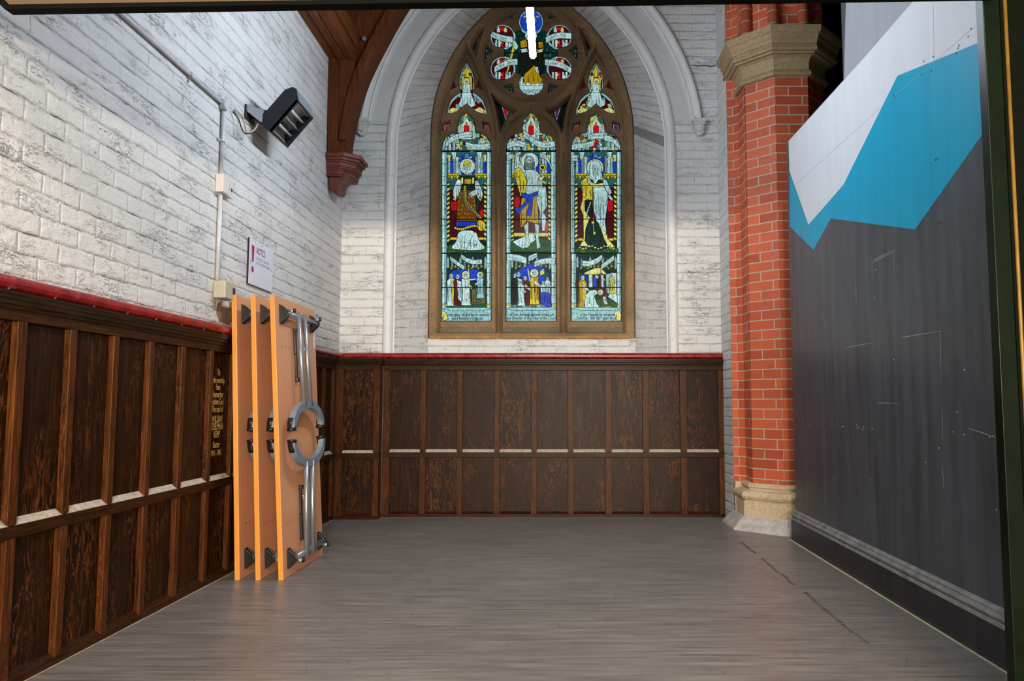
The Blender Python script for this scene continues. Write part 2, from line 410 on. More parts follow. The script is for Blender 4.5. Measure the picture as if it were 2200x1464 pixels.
# ------------------------------------------------------------------ structure
# floor
mb = MB(); mb.poly([(-2.3, -1.0, 0), (2.6, -1.0, 0), (2.6, 7.1, 0), (-2.3, 7.1, 0)], 0)
def decal(pts, z, mat): mb.poly([(p[0], p[1], z) for p in pts], mat)
a = atZ(1590, 1165, 0); b = atZ(1860, 1385, 0); seg = 16
for i in range(seg):
    if i in (3, 9): continue
    p = a.lerp(b, i / seg); q = a.lerp(b, (i + .93) / seg); wd = .016 + .008 * random.random(); sh = random.uniform(-.006, .006)
    decal([(p.x + sh, p.y), (p.x + wd + sh, p.y), (q.x + wd + sh, q.y), (q.x + sh, q.y)], .0006, 1)
for i in range(260):
    x = random.uniform(-1.4, 1.5); y = random.uniform(2.6, 6.5); an = random.uniform(-.5, 2.2); l = random.uniform(.01, .05) if i % 6 else random.uniform(.08, .20); wd = random.uniform(.0010, .003)
    dx, dy = math.cos(an) * l, math.sin(an) * l
    decal([(x, y), (x + dx, y + dy), (x + dx - math.sin(an) * wd * .3, y + dy + math.cos(an) * wd * .3), (x - math.sin(an) * wd, y + math.cos(an) * wd)], .0005, 2)
decal([(-1.93, 1.0), (-1.915, 1.0), (-1.905, 6.69), (-1.925, 6.69)], .001, 3)
decal([(1.66, 2.2), (1.672, 2.2), (1.735, 5.75), (1.715, 5.75)], .001, 3)
decal([(-1.53, 6.80), (1.42, 6.80), (1.42, 6.815), (-1.53, 6.815)], .001, 3)
fl = mb.build('floor', [M['floor'], M['seam'], M['mark'], M['sealant']], recalc=False)
tag(fl, kind='structure')
# ceiling, left wall, header
mb = MB(); mb.box((-2.3, 2.0, ZC), (2.8, 7.6, ZC + .1)); tag(mb.build('ceiling', M['ceil']), kind='structure')
mb = MB(); y0, y1 = -.5, 7.1
mb.add([(XL, y0, 0), (XL, y1, 0), (XL, y1, ZC), (XL, y0, ZC)], [(0, 1, 2, 3)], 0, [[(y0, 0), (y1, 0), (y1, ZC), (y0, ZC)]])
mb.add([(XL-.2, y0, 0), (XL-.2, y1, 0), (XL-.2, y1, ZC), (XL-.2, y0, ZC)], [(0, 1, 2, 3)], 0)
# bare patch under the switch box, smear of white
def onleft(px, py, dx=.002): p = atX(px, py, XL + .0); return (XL + dx, p.y, p.z)
mb.poly([onleft(*q) for q in [(466, 652), (480, 645), (497, 650), (499, 688), (492, 700), (470, 690), (464, 672)]], 1)
mb.poly([onleft(*q, .003) for q in [(478, 640), (492, 641), (491, 663), (474, 658)]], 2)
wl = mb.build('wall_left', [M['brick_left'], M['plaster'], M['whitebox']], recalc=False); tag(wl, kind='structure')
mb = MB(); mb.box((-2.3, 2.10, 2.26), (2.3, 2.17, ZC)); mb.box((1.45, 2.10, 0), (2.4, 2.17, 2.26))
tag(mb.build('wall_front', M['whitewall']), kind='structure')

# back wall : face with pointed opening, voussoirs, roll, reveal, wall below sill
mb = MB()
P = apath(1.336, 0.0)
half = len(P) // 2
def q(pts, mat=0): mb.add([(x, YB, z) for x, z in pts], [list(range(len(pts)))], mat, [[(x, z) for x, z in pts]])
for i in range(half):
    (xa, za), (xb, zb) = P[i], P[i+1]
    q([(XL, za), (xa, za), (xb, zb), (XL, zb)])
    xa2, xb2 = 2 * ACX - xa, 2 * ACX - xb
    q([(xa2, za), (XR, za), (XR, zb), (xb2, zb)])
q([(XL, P[half][1]), (XR, P[half][1]), (XR, ZC), (XL, ZC)])
# white return to the pier
yr = 6.50
mb.add([(XR, YB, 0), (XR, yr, 0), (XR, yr, ZC), (XR, YB, ZC)], [(0, 1, 2, 3)], 0, [[(YB, 0), (yr, 0), (yr, ZC), (YB, ZC)]])
# small fissure at springing level on the right
cr = [(1487, 141), (1500, 143), (1512, 141), (1525, 144), (1537, 142)]
for (p, pn) in zip(cr, cr[1:]):
    A_, B_ = atY(*p, YB - .001), atY(*pn, YB - .001)
    mb.poly([A_, B_, B_ + Vector((0, 0, .009)), A_ + Vector((0, 0, .007))], 3)
# rolls and reveal
Pr = apath(1.25, 1.40); W = apath(.985, 1.40, c=.68, zs=3.62)
ruled(mb, [(x, YB + .03, z) for x, z in Pr], [(x, 7.265, z) for x, z in W], mat=1, vfun=lambda i, A, L: A[i][2] if A[i][2] < 3.4 else L[i] + 1.4)
# back of the recess below the window + dark solid behind
zsill = atY(1140, 727, 7.26).z
mb.add([(W[0][0], 7.265, 1.3), (W[-1][0], 7.265, 1.3), (W[-1][0], 7.265, zsill + .01), (W[0][0], 7.265, zsill + .01)], [(0, 1, 2, 3)], 0,
       [[(W[0][0], 1.3), (W[-1][0], 1.3), (W[-1][0], zsill), (W[0][0], zsill)]])
mb.add([(Pr[0][0], YB, 1.42), (Pr[-1][0], YB, 1.42), (W[-1][0], 7.27, 1.42), (W[0][0], 7.27, 1.42)], [(0, 1, 2, 3)], 0,
       [[(0, 0), (2, 0), (2, .4), (0, .4)]])
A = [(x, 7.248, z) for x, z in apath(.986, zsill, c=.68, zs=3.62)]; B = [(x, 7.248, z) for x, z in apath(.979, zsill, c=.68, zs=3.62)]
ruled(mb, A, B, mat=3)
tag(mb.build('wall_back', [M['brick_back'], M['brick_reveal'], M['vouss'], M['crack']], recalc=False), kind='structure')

def sweep_arch(mb, prof, ts=None, z0=1.40, mat=0, smooth=True, n=30):
    """prof: list of (w, y); concentric pointed arch sweep"""
    lines = [[(x, y, z) for x, z in apath(w_, z0, n=n)] for w_, y in prof]
    d = 0
    for A, B in zip(lines, lines[1:]):
        ruled(mb, A, B, uoff=d, mat=mat, smooth=smooth); d += (Vector(A[0]) - Vector(B[0])).length
arch = thing('window_arch', 'white painted pointed arch with roll moulding and hood mould round the stained glass window', 'arch', (ACX, YB, 1.45))
mb = MB()
prof = []
for k in range(11):
    t = math.pi * k / 10 * 1.15 - .1
    prof.append((1.293 + .046 * math.cos(t), YB + .012 - .046 * math.sin(t)))
prof = [(1.345, YB)] + prof + [(1.236, YB + .035)]
sweep_arch(mb, prof)
ro = mb.build('roll_moulding', [M['smooth_white']], arch, recalc=False)
mb = MB()
def hood_line(w_, y, n=40):
    c = .6; Rr = w_ + c; t0 = math.asin((3.60 - 3.36) / Rr); tA = math.acos(c / Rr); L = []
    for i in range(n + 1):
        t = t0 + (tA - t0) * i / n; L.append((c - Rr * math.cos(t), 3.36 + Rr * math.sin(t)))
    return [(ACX + x, y, z) for x, z in L] + [(ACX - x, y, z) for x, z in L[-2::-1]]
mb2 = MB(); A = hood_line(1.345, YB - .004); B = hood_line(1.50, YB - .004); ruled(mb2, A, B)
# UV swap so joints run radially
mb2.uv = [[(v, u + .3) for u, v in uv] for uv in mb2.uv]
mb2.build('arch_stones', M['vouss'], arch, recalc=False)
hp = [(1.492, YB), (1.494, 6.845), (1.506, 6.835), (1.516, 6.85), (1.526, 6.85), (1.538, 6.825), (1.556, 6.808), (1.576, 6.812), (1.588, 6.83), (1.592, YB)]
ls = [hood_line(*p) for p in hp]
for A, B in zip(ls, ls[1:]): ruled(mb, A, B)
for s_ in (0, -1): mb.poly([l[s_] for l in ls])
mb.uv = [[(v, u + .3) for u, v in uv] if uv else None for uv in mb.uv]
hm = mb.build('hood_mould', [M['smooth_white']], arch, recalc=False)
mb = MB(); A = hood_line(1.590, YB - .0015); B = hood_line(1.606, YB - .0015); n2 = len(A) // 2  # uneven dark strip painting the hood mould's shadow along its right edge
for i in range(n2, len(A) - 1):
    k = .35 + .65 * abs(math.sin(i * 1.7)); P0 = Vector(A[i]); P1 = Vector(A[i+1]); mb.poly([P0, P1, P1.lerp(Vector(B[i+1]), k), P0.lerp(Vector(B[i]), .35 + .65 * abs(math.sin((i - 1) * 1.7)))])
mb.build('hood_shadow_line', M['mark'], arch, recalc=False)
for sgn in (-1, 1):
    mb = MB(); x = ACX + sgn * 1.545; z = 3.60
    mb.box((x - .062, 6.79, z - .03), (x + .062, YB, z)); mb.box((x - .050, 6.80, z - .055), (x + .050, YB, z - .03))
    mb.prism([(x - .045, 6.81, z - .055), (x + .045, 6.81, z - .055), (x + .040, 6.815, z - .12), (x + .012, 6.835, z - .15), (x - .012, 6.835, z - .15), (x - .040, 6.815, z - .12)], (0, YB - 6.81, 0))
    mb.tube([(x, 6.80, z - .085), (x, 6.87, z - .085)], .034, 12)
    mb.prism([(x - .055, 6.80, z), (x - .02, 6.80, z), (x - .038, 6.82, z + .03)], (0, .06, 0))
    mb.build('label_stop', M['whitewall'], arch, bevel=.004)

# ------------------------------------------------------------------ window_1 : tracery and stained glass
win = thing('window_1', None, None, (ACX, 7.26, 1.62), kind='structure')
win['label'] = 'tall stained glass window of three lights under a six-lobed rose, in brown stone tracery'
Y1, Y2, YG = 7.250, 7.352, 7.416
def offset_poly(pts, d):
    """grow a closed outline by d along its outward normals"""
    n = len(pts); A = sum(pts[i][0] * pts[(i+1) % n][1] - pts[(i+1) % n][0] * pts[i][1] for i in range(n)); sg = 1 if A > 0 else -1
    out = []
    for i in range(n):
        a, b, c = Vector(pts[i-1]), Vector(pts[i]), Vector(pts[(i+1) % n])
        e1 = (b - a).normalized(); e2 = (c - b).normalized()
        n1 = Vector((e1.y, -e1.x)) * sg; n2 = Vector((e2.y, -e2.x)) * sg; m = n1 + n2
        m = m / max(.55, m.dot(n1)) if m.length > 1e-6 else n1
        out.append((b.x + m.x * d, b.y + m.y * d))
    return out
def fill2d(name, outer, holes, y0, depth, bev, mat, parent):
    """stone plate with splayed openings: front outlines are wider than the glass-side ones"""
    from mathutils.geometry import delaunay_2d_cdt
    mb = MB(); front = [offset_poly(h, bev) for h in holes]; vs = []; es = []
    for loop in [outer] + front:
        o = len(vs); vs += [Vector(p) for p in loop]; es += [(o + i, o + (i + 1) % len(loop)) for i in range(len(loop))]
    v2, e2, f2, *_ = delaunay_2d_cdt(vs, es, [], 0, 1e-6)
    def inside(x, y, P_):
        c = False; j = len(P_) - 1
        for i in range(len(P_)):
            if (P_[i][1] > y) != (P_[j][1] > y) and x < (P_[j][0] - P_[i][0]) * (y - P_[i][1]) / (P_[j][1] - P_[i][1]) + P_[i][0]: c = not c
            j = i
        return c
    keep = []
    for f in f2:
        x = sum(v2[i].x for i in f) / len(f); y = sum(v2[i].y for i in f) / len(f)
        if inside(x, y, outer) and not any(inside(x, y, h) for h in front): keep.append(f)
    f2 = keep
    mb.add([(p.x, y0, p.y) for p in v2], [tuple(f) for f in f2])
    for h, f in zip(holes, front):
        n = len(h); sh = depth * .55
        mid = [((p[0] * .45 + q[0] * .55), (p[1] * .45 + q[1] * .55)) for p, q in zip(h, f)]
        rows = [[(x, y0, z) for x, z in f], [(x, y0 + sh * .35, z) for x, z in mid], [(x, y0 + sh, z) for x, z in h], [(x, y0 + depth, z) for x, z in h]]
        for r0, r1 in zip(rows, rows[1:]): mb.add(r0 + r1, [(i, (i + 1) % n, n + (i + 1) % n, n + i) for i in range(n)])
    return mb.build(name, mat, parent, recalc=False)
MX = 1141.5
def mir(pts): return [(2 * MX - x, y) for x, y in pts][::-1]
def px3(pts, Y): return [(lambda v: (v.x, v.z))(atY(x, y, Y)) for x, y in pts]
def smooth_pts(pts, closed=False, it=1):
    for _ in range(it):
        o = []; n = len(pts)
        for i in range(n if closed else n - 1):
            a, b = pts[i], pts[(i + 1) % n]
            o += [(a[0]*.75+b[0]*.25, a[1]*.75+b[1]*.25), (a[0]*.25+b[0]*.75, a[1]*.25+b[1]*.75)]
        pts = o if closed else [pts[0]] + o + [pts[-1]]
    return pts
def circ(cx, cy, r, n=40): return [(cx + r * math.cos(2*math.pi*i/n), cy + r * math.sin(2*math.pi*i/n)) for i in range(n)]
outer = [(x, z) for x, z in apath(.99, zsill, c=.68, zs=3.62)]
# glass outlines (pixels, mapped on the glass side of the stone)
def lancet(cx, hw, apex, ybot=691, dy=0):
    L = [(-hw, ybot), (-hw, 324), (-hw + 2.5, 306), (-hw + 9, 295), (-hw + 21, 288), (-hw + 33.5, 286)]
    L2 = [(-19.5, 273), (-17.5, 262), (-11, 251.5)]
    pts = [(cx + x, y + dy) for x, y in L] + [(cx + x, y + dy) for x, y in L2] + [(cx, apex)]
    Rr = [(2 * cx - x, y) for x, y in pts[:-1]][::-1]
    return pts + Rr
g_left = lancet(1002.5, 53.5, 243.5); g_mid = lancet(1141, 54, 239.5); g_right = lancet(1280.5, 54.5, 244.5)
dag = [(960, 248.6), (961.5, 235), (968, 216), (979, 205), (990, 198.5), (986.5, 188.5), (986.5, 169), (991.5, 153), (1003, 132.5), (1014.5, 153), (1019.5, 169), (1019.5, 188.5), (1016, 198.5),
       (1027, 205), (1038, 216), (1045.5, 235), (1047.5, 248), (1036, 246), (1025.6, 242), (1012, 232), (1003, 224), (994, 232), (981, 242), (970, 246)]
rose = []
for k in range(6):
    th = math.pi / 2 + k * math.pi / 3; d0 = 68 if k % 3 == 0 else 70.5
    cx0, cy0 = 1141 + d0 * math.cos(th), 114 - (d0 - 1.5) * math.sin(th)
    for j in range(15):
        ph = th + R(-128 + 256 * j / 14); rose.append((cx0 + 27 * math.cos(ph), cy0 - 27 * math.sin(ph)))
tri = [(1076, 224), (1083, 228), (1099, 229.5), (1091, 246), (1086.5, 264), (1082, 246)]
sq1 = [(952.5, 270), (966, 266), (966.5, 280), (954, 283.5)]; sq2 = [(1039, 267), (1050, 270), (1053, 282), (1041, 279)]
eye = [[(974, 178), (979, 190), (970, 194)], [(1030, 178), (1036, 194), (1026, 190)]]
rtri = [[(1086, 38), (1095, 27), (1098, 41)], [(1043, 106), (1055, 114), (1045, 124)], [(1088, 191), (1099, 188), (1101, 199)]]
rtri += [[(2*1141 - x, y) for x, y in t][::-1] for t in rtri]
small = [tri, mir(tri), sq1, sq2, mir(sq1), mir(sq2)]
dags = [dag, mir(dag)]
def grow(t, k):
    cx_ = sum(q[0] for q in t) / len(t); cy_ = sum(q[1] for q in t) / len(t); return [(cx_ + (x - cx_) * k, cy_ + (y - cy_) * k) for x, y in t]
trih = [(1060, 206), (1070, 217), (1087, 229), (1103, 237), (1092, 249), (1084, 264), (1077, 281), (1073, 262), (1068, 238), (1062, 217)]
up = [(1030, 67), (1035, 64), (1026, 90), (1021, 112), (1013, 102), (1020, 85)]
holes2 = [g_left, g_mid, g_right, rose] + dags + [trih, mir(trih), grow(sq1, 1.15), grow(sq2, 1.15), grow(mir(sq1), 1.15), grow(mir(sq2), 1.15), up, mir(up)]
holes2 += [grow(t, 1.75) for t in rtri] + [grow(e, 1.4) for e in eye] + [grow(mir(e), 1.4) for e in eye]
outer2 = px3([(926, 724), (926, 300)], Y2)
outer2 = [(x, z) for x, z in apath(.995, zsill + .005, c=.68, zs=3.62)]
fill2d('cusped_tracery', outer2, [px3(h, YG - .01) for h in holes2], Y2, .056, .008, M['tracery'], win)
subL = [(943, 712), (943, 262), (949, 228), (961, 192), (977, 154), (990, 124), (1002, 104), (1014, 124), (1027, 154), (1042, 188), (1054, 222), (1062, 262), (1064, 300), (1064, 712)]
mid1 = [(1079, 712), (1079, 302), (1084, 280), (1096, 260), (1116, 244), (1141, 231), (1166, 244), (1186, 260), (1198, 280), (1203, 302), (1203, 712)]
spn = [(1057, 203), (1070, 216), (1088, 229), (1105, 237), (1092, 248), (1083, 262), (1076, 284), (1071, 262), (1066, 238), (1060, 216)]
spn2 = [(1031, 64), (1038, 60), (1027, 90), (1022, 116), (1011, 102), (1019, 84)]
holes1 = [subL, mir(subL), mid1, circ(1141, 114, 101, 60), spn, mir(spn), spn2, mir(spn2)]
fill2d('main_tracery', outer, [px3(h, Y1) for h in holes1], Y1, .104, .022, M['tracery'], win)
# fine ribs along the mullions, sub-arches and the rose
mb = MB()
def rib(pts, r=.009, y=Y1 - .003): mb.tube([(p[0], y, p[1]) for p in px3(pts, Y1)], r, 8)
for x in (1071.5, 1211.5): rib([(x, 715), (x, 500), (x, 330)], .012)
rib(smooth_pts([(1071.5, 330), (1070, 285), (1063, 235), (1049, 190), (1033, 152), (1018, 118), (1002, 92)], it=2))
rib(smooth_pts([(1211.5, 330), (1213, 285), (1220, 235), (1234, 190), (1250, 152), (1265, 118), (1281, 92)], it=2))
rib(smooth_pts([(938, 715), (937, 270), (943, 225), (960, 180), (980, 138), (1002, 92)], it=2), .008)
rib(smooth_pts([(1345, 715), (1346, 270), (1340, 225), (1323, 180), (1303, 138), (1281, 92)], it=2), .008)
rib(circ(1141, 114, 107.5, 60) + [circ(1141, 114, 107.5, 60)[0]], .011)
mb.build('stone_rib', M['tracery'], win)
# sill blocks
for (xa, xb, xc, xd) in [(944, 1063, 948, 1056), (1080, 1202, 1087, 1196), (1220, 1339, 1227, 1336)]:
    mb = MB(); f0, f1 = atY(xa, 722, Y1 + .005), atY(xb, 722, Y1 + .005); g0, g1 = atY(xc, 690.5, YG), atY(xd, 690.5, YG)
    mb.hexa([f0 - Vector((0,0,.03)), f1 - Vector((0,0,.03)), (g1.x, g1.y, f0.z - .03), (g0.x, g0.y, f0.z - .03), f0, f1, g1, g0])
    mb.build('sill_block', M['sill'], win)
mb = MB(); a = atY(922, 728, Y1); b = atY(1361, 722, Y1)
mb.box((a.x, Y1 - .012, a.z), (b.x, Y1 + .15, b.z)); mb.build('window_sill', M['ochre'], win, bevel=.004)

# ---- stained glass painter
SHADE = dict(pale='grey', white='grey', lemon='olive', yel='olive', gold='brown', aqua='teal', flesh='grey', brown='maroon', blue='ink', dgreen='black', maroon='black', grey='teal')
class Pane:
    def __init__(s, ox=0, oy=0, sc=1.0):
        s.mb = MB(); s.k = 0; s.T(ox, oy, sc)
    def T(s, ox, oy, sc): s.ox, s.oy, s.sc = ox, oy, sc
    def P(s, x, y, dk=0):
        v = atY(s.ox + x * s.sc, s.oy + y * s.sc, YG); return (v.x, YG - .000006 * (s.k + dk), v.z)
    def fill(s, pts, col):
        s.k += 1; s.mb.poly([s.P(*p) for p in pts], GI[col])
    def line(s, pts, w=1.2, col='black', closed=False):
        s.k += 1; wd = w / s.sc / 2; n = len(pts)
        for i in range(n if closed else n - 1):
            a, b = pts[i], pts[(i + 1) % n]; dx, dy = b[0]-a[0], b[1]-a[1]; l = math.hypot(dx, dy) or 1
            nx, ny = -dy / l * wd, dx / l * wd; ex, ey = dx / l * wd * .5, dy / l * wd * .5
            s.mb.poly([s.P(a[0]-ex+nx, a[1]-ey+ny), s.P(b[0]+ex+nx, b[1]+ey+ny), s.P(b[0]+ex-nx, b[1]+ey-ny), s.P(a[0]-ex-nx, a[1]-ey-ny)], GI[col])
    def pc(s, pts, col, lead=1.1, folds=0, fc='ink', sm=0):
        if sm: pts = smooth_pts(pts, True, sm)
        s.fill(pts, col)
        if folds:
            xs = [p[0] for p in pts]; ys = [p[1] for p in pts]; x0, x1, y0, y1 = min(xs), max(xs), min(ys), max(ys)
            for i in range(folds):
                x = x0 + (x1 - x0) * (i + .5 + random.uniform(-.25, .25)) / folds
                cut = s.span(pts, x)
                if cut:
                    a, b = cut; h = b - a; a += h * random.uniform(.08, .3); b -= h * random.uniform(.04, .25)
                    dx = random.uniform(-.06, .06) * (x1 - x0)
                    sh = SHADE.get(col)
                    if sh and i % 2 == 0:
                        q_ = 1.1 / s.sc; s.fill([(x, a), (x + dx * .5 + q_, (a + b) / 2), (x + dx + q_ * 1.3, b), (x + dx - q_ * .8, b), (x + dx * .5 - q_ * .4, (a + b) / 2)], sh)
                    s.line([(x, a), (x + dx * .5, (a + b) / 2), (x + dx, b)], .55, fc)
        elif col in ('aqua', 'pale', 'white', 'flesh', 'lemon') and lead:
            xs = [p[0] for p in pts]; ys = [p[1] for p in pts]
            if (max(xs) - min(xs)) * s.sc > 6 and (max(ys) - min(ys)) * s.sc > 6:
                for i in range(5):
                    x = random.uniform(min(xs), max(xs)); cut = s.span(pts, x)
                    if cut: s.line([(x, cut[0] + (cut[1] - cut[0]) * random.uniform(.1, .4)), (x + random.uniform(-2, 2) / s.sc, cut[0] + (cut[1] - cut[0]) * random.uniform(.6, .9))], .4, 'ink')
        if lead: s.line(pts, lead, 'black', True)
    def span(s, pts, x):
        ys = []
        for i in range(len(pts)):
            a, b = pts[i], pts[(i + 1) % len(pts)]
            if (a[0] - x) * (b[0] - x) < 0: ys.append(a[1] + (b[1] - a[1]) * (x - a[0]) / (b[0] - a[0]))
        ys.sort(); return (ys[0], ys[1]) if len(ys) >= 2 else None
    def el(s, cx, cy, rx, ry, col, lead=.9, n=20):
        s.pc([(cx + rx * math.cos(2*math.pi*i/n), cy + ry * math.sin(2*math.pi*i/n)) for i in range(n)], col, lead)
    def rect(s, x0, y0, x1, y1, col, lead=.9): s.pc([(x0, y0), (x1, y0), (x1, y1), (x0, y1)], col, lead)
    def text(s, txt, cx, cy, size, rot=0, sx=.8, col='ink', bold=0):
        s.k += 2; vs, fs = text_mb(txt, size, sx, bold=bold); c, sn = math.cos(rot), math.sin(rot)
        s.mb.add([s.P(cx + x * c + y * sn, cy + x * sn - y * c) for x, y in vs], fs, GI[col])
    def scroll(s, cl, h, txt, size, col='pale', sx=.8):
        """banner along a centre line with text set piecewise"""
        top = [(x, y - h / 2) for x, y in cl]; bot = [(x, y + h / 2) for x, y in cl]
        s.pc(top + bot[::-1], col, 1.0); s.line([(x, y + h * .38) for x, y in cl], .4, 'ink'); s.line([(x, y - h * .38) for x, y in cl], .4, 'ink')
        n = len(cl) - 1; words = txt.split('|')
        for i, wd in enumerate(words):
            t = (i + .5) / len(words) * n; k = min(int(t), n - 1); f = t - k
            a, b = cl[k], cl[k + 1]; s.text(wd, a[0] + (b[0]-a[0]) * f, a[1] + (b[1]-a[1]) * f, size, math.atan2(b[1]-a[1], b[0]-a[0]), sx)
    def column(s, x0, x1, y0, y1, joints):
        s.rect(x0, y0, x1, y1, 'aqua', 1.2); w_ = x1 - x0
        s.fill([(x0 + w_*.2, y0), (x0 + w_*.42, y0), (x0 + w_*.42, y1), (x0 + w_*.2, y1)], 'white')
        s.line([(x0 + w_*.62, y0), (x0 + w_*.62, y1)], .8, 'grey'); s.line([(x0 + w_*.82, y0), (x0 + w_*.82, y1)], .5, 'teal')
        for j in joints: s.line([(x0, j), (x1, j + random.uniform(-6, 6))], .9)
    def barber(s, x0, x1, y0, y1, n, flip=1):
        s.rect(x0, y0, x1, y1, 'dgreen', .9); h = (y1 - y0) / n; d = h * .35 * flip
        for i in range(n):
            y = y0 + h * i; s.fill([(x0, max(y0, y + d)), (x1, max(y0, y)), (x1, y + h * .5), (x0, y + h * .5 + d)], 'lemon' if i % 2 else 'yel')
        s.line([(x0, y0), (x0, y1)], .9); s.line([(x1, y0), (x1, y1)], .9)
    def star(s, x, y, r, col='yel', n=4):
        s.fill([(x + (r if i % 2 == 0 else r * .4) * math.cos(math.pi * i / n), y + (r if i % 2 == 0 else r * .4) * math.sin(math.pi * i / n)) for i in range(2 * n)], col)
    def crockets(s, x, y0, y1, n, r=5, col='yel'):
        for i in range(n):
            y = y0 + (y1 - y0) * i / max(1, n - 1); s.star(x - r, y, r, col); s.star(x + r, y, r, 'lemon' if i % 2 else col)
    def pinnacle(s, x, y0, y1, w_, col='aqua'):
        s.pc([(x - w_/2, y1), (x - w_/2, y0 + w_), (x, y0 - w_*.6), (x + w_/2, y0 + w_), (x + w_/2, y1)], col, .8)
        s.line([(x, y0 + w_*.3), (x, y1)], .4, 'ink'); s.line([(x - w_/4, y0 + w_), (x - w_/4, y1)], .4, 'grey')
    def halo(s, x, y, r, ry=None):
        s.el(x, y, r, r, 'pale', 1.3); 
        for i in range(24):
            a = 2*math.pi*i/24; s.line([(x + r*.62*math.cos(a), y + r*.62*math.sin(a)), (x + r*.86*math.cos(a), y + r*.86*math.sin(a))], .35, 'lemon')
        s.line([(x + r*.88*math.cos(2*math.pi*i/24), y + r*.88*math.sin(2*math.pi*i/24)) for i in range(24)], .8, 'yel', True)
    def face(s, x, y, r, hair='grey', beard=None):
        s.el(x, y, r * .78, r, 'flesh', .6)
        s.line([(x - r*.45, y - r*.12), (x - r*.12, y - r*.10)], .8, 'ink'); s.line([(x + r*.12, y - r*.10), (x + r*.45, y - r*.12)], .8, 'ink')
        s.line([(x - r*.5, y - r*.3), (x - r*.1, y - r*.28)], .45, 'ink'); s.line([(x + r*.1, y - r*.28), (x + r*.5, y - r*.3)], .45, 'ink')
        s.line([(x, y - r*.1), (x - r*.08, y + r*.25), (x + r*.08, y + r*.28)], .5, 'ink'); s.line([(x - r*.22, y + r*.5), (x + r*.22, y + r*.5)], .7, 'ink')
        if beard: s.pc([(x - r*.7, y + r*.3), (x - r*.3, y + r*.38), (x, y + r*.62), (x + r*.3, y + r*.38), (x + r*.7, y + r*.3), (x + r*.5, y + r*1.2), (x, y + r*1.6), (x - r*.5, y + r*1.2)], beard, .5, 4)
    def small_figure(s, x, yb, h, robe, robe2=None, halo=False, turn=1, lead=.9):
        w_ = h * .26; hr = h * .075
        s.pc([(x - w_*.5, yb), (x - w_*.42, yb - h*.5), (x - w_*.5, yb - h*.76), (x - w_*.2, yb - h*.84), (x + w_*.2, yb - h*.84), (x + w_*.5, yb - h*.76), (x + w_*.45, yb - h*.45), (x + w_*.6, yb)], robe, lead, 5)
        if robe2: s.pc([(x - w_*.1, yb - h*.8), (x + w_*.45, yb - h*.74), (x + w_*.5, yb - h*.1), (x + w_*.05, yb - h*.2)], robe2, .6, 3)
        s.pc([(x, yb - h*.72), (x + turn*w_*.75, yb - h*.55), (x + turn*w_*.7, yb - h*.48), (x - turn*w_*.1, yb - h*.6)], 'flesh', .6)
        if halo: s.halo(x, yb - h*.9, hr*1.7)
        s.face(x, yb - h*.9, hr)
    def build(s, name, outline):
        s.k += 2
        return s.mb.build(name, GMATS, win, recalc=False)

def base_pane(outline, col='dark'):
    p = Pane(); xs = [q_[0] for q_ in outline]; ys = [q_[1] for q_ in outline]
    p.fill([(min(xs) - 5, min(ys) - 5), (max(xs) + 5, min(ys) - 5), (max(xs) + 5, max(ys) + 5), (min(xs) - 5, max(ys) + 5)], col)
    return p
def edge(p, outline, ins=0.0, w_=1.6):
    p.T(0, 0, 1); p.line(outline, w_ * 1.6, 'black', True)
def head_bg(p, cx, apex, seed):
    """canopy work and red ground in a lancet head"""
    random.seed(seed); p.T(0, 0, 1)
    p.fill([(cx - 56, 326), (cx - 56, 280), (cx - 22, 280), (cx - 22, 238), (cx + 22, 238), (cx + 22, 280), (cx + 56, 280), (cx + 56, 326)], 'teal')
    for k in range(150):
        x = cx + random.uniform(-52, 52); y = random.uniform(246 if abs(x - cx) < 20 else 286, 324); r_ = random.uniform(2, 5)
        p.pc([(x-r_, y-r_), (x+r_*.8, y-r_*1.3), (x+r_, y+r_), (x-r_*.7, y+r_*1.2)], ['aqua','pale','red','yel','aqua','dred','lemon','olive','pale','grey'][k % 10], .5)
    for dx in (-44, -36, 36, 44, -27, 27): p.pinnacle(cx + dx, 298 + abs(abs(dx) - 36) * .4, 325, 6, 'aqua' if abs(dx) != 36 else 'pale')
    p.pc([(cx - 12, 300), (cx - 12, 270), (cx, apex + 9), (cx + 12, 270), (cx + 12, 300)], 'pale', .8, 5)
    p.pc([(cx - 6, 290), (cx - 6, 274), (cx, 262), (cx + 6, 274), (cx + 6, 290)], 'red', .6)
    for dx in (-15, 15): p.pinnacle(cx + dx, 268, 300, 5, 'pale')
    p.crockets(cx, apex + 10, 268, 4, 2.4); p.crockets(cx - 10, 268, 288, 3, 2.2); p.crockets(cx + 10, 268, 288, 3, 2.2)
    for dx in (-40, -30, 30, 40): p.star(cx + dx, 304, 3, 'yel')
    p.pc([(cx - 53, 322), (cx - 50, 306), (cx - 44, 298), (cx - 41, 300), (cx - 46, 308), (cx - 48, 322)], 'aqua', .8)
    p.pc([(cx + 53, 322), (cx + 50, 306), (cx + 44, 298), (cx + 41, 300), (cx + 46, 308), (cx + 48, 322)], 'aqua', .8)
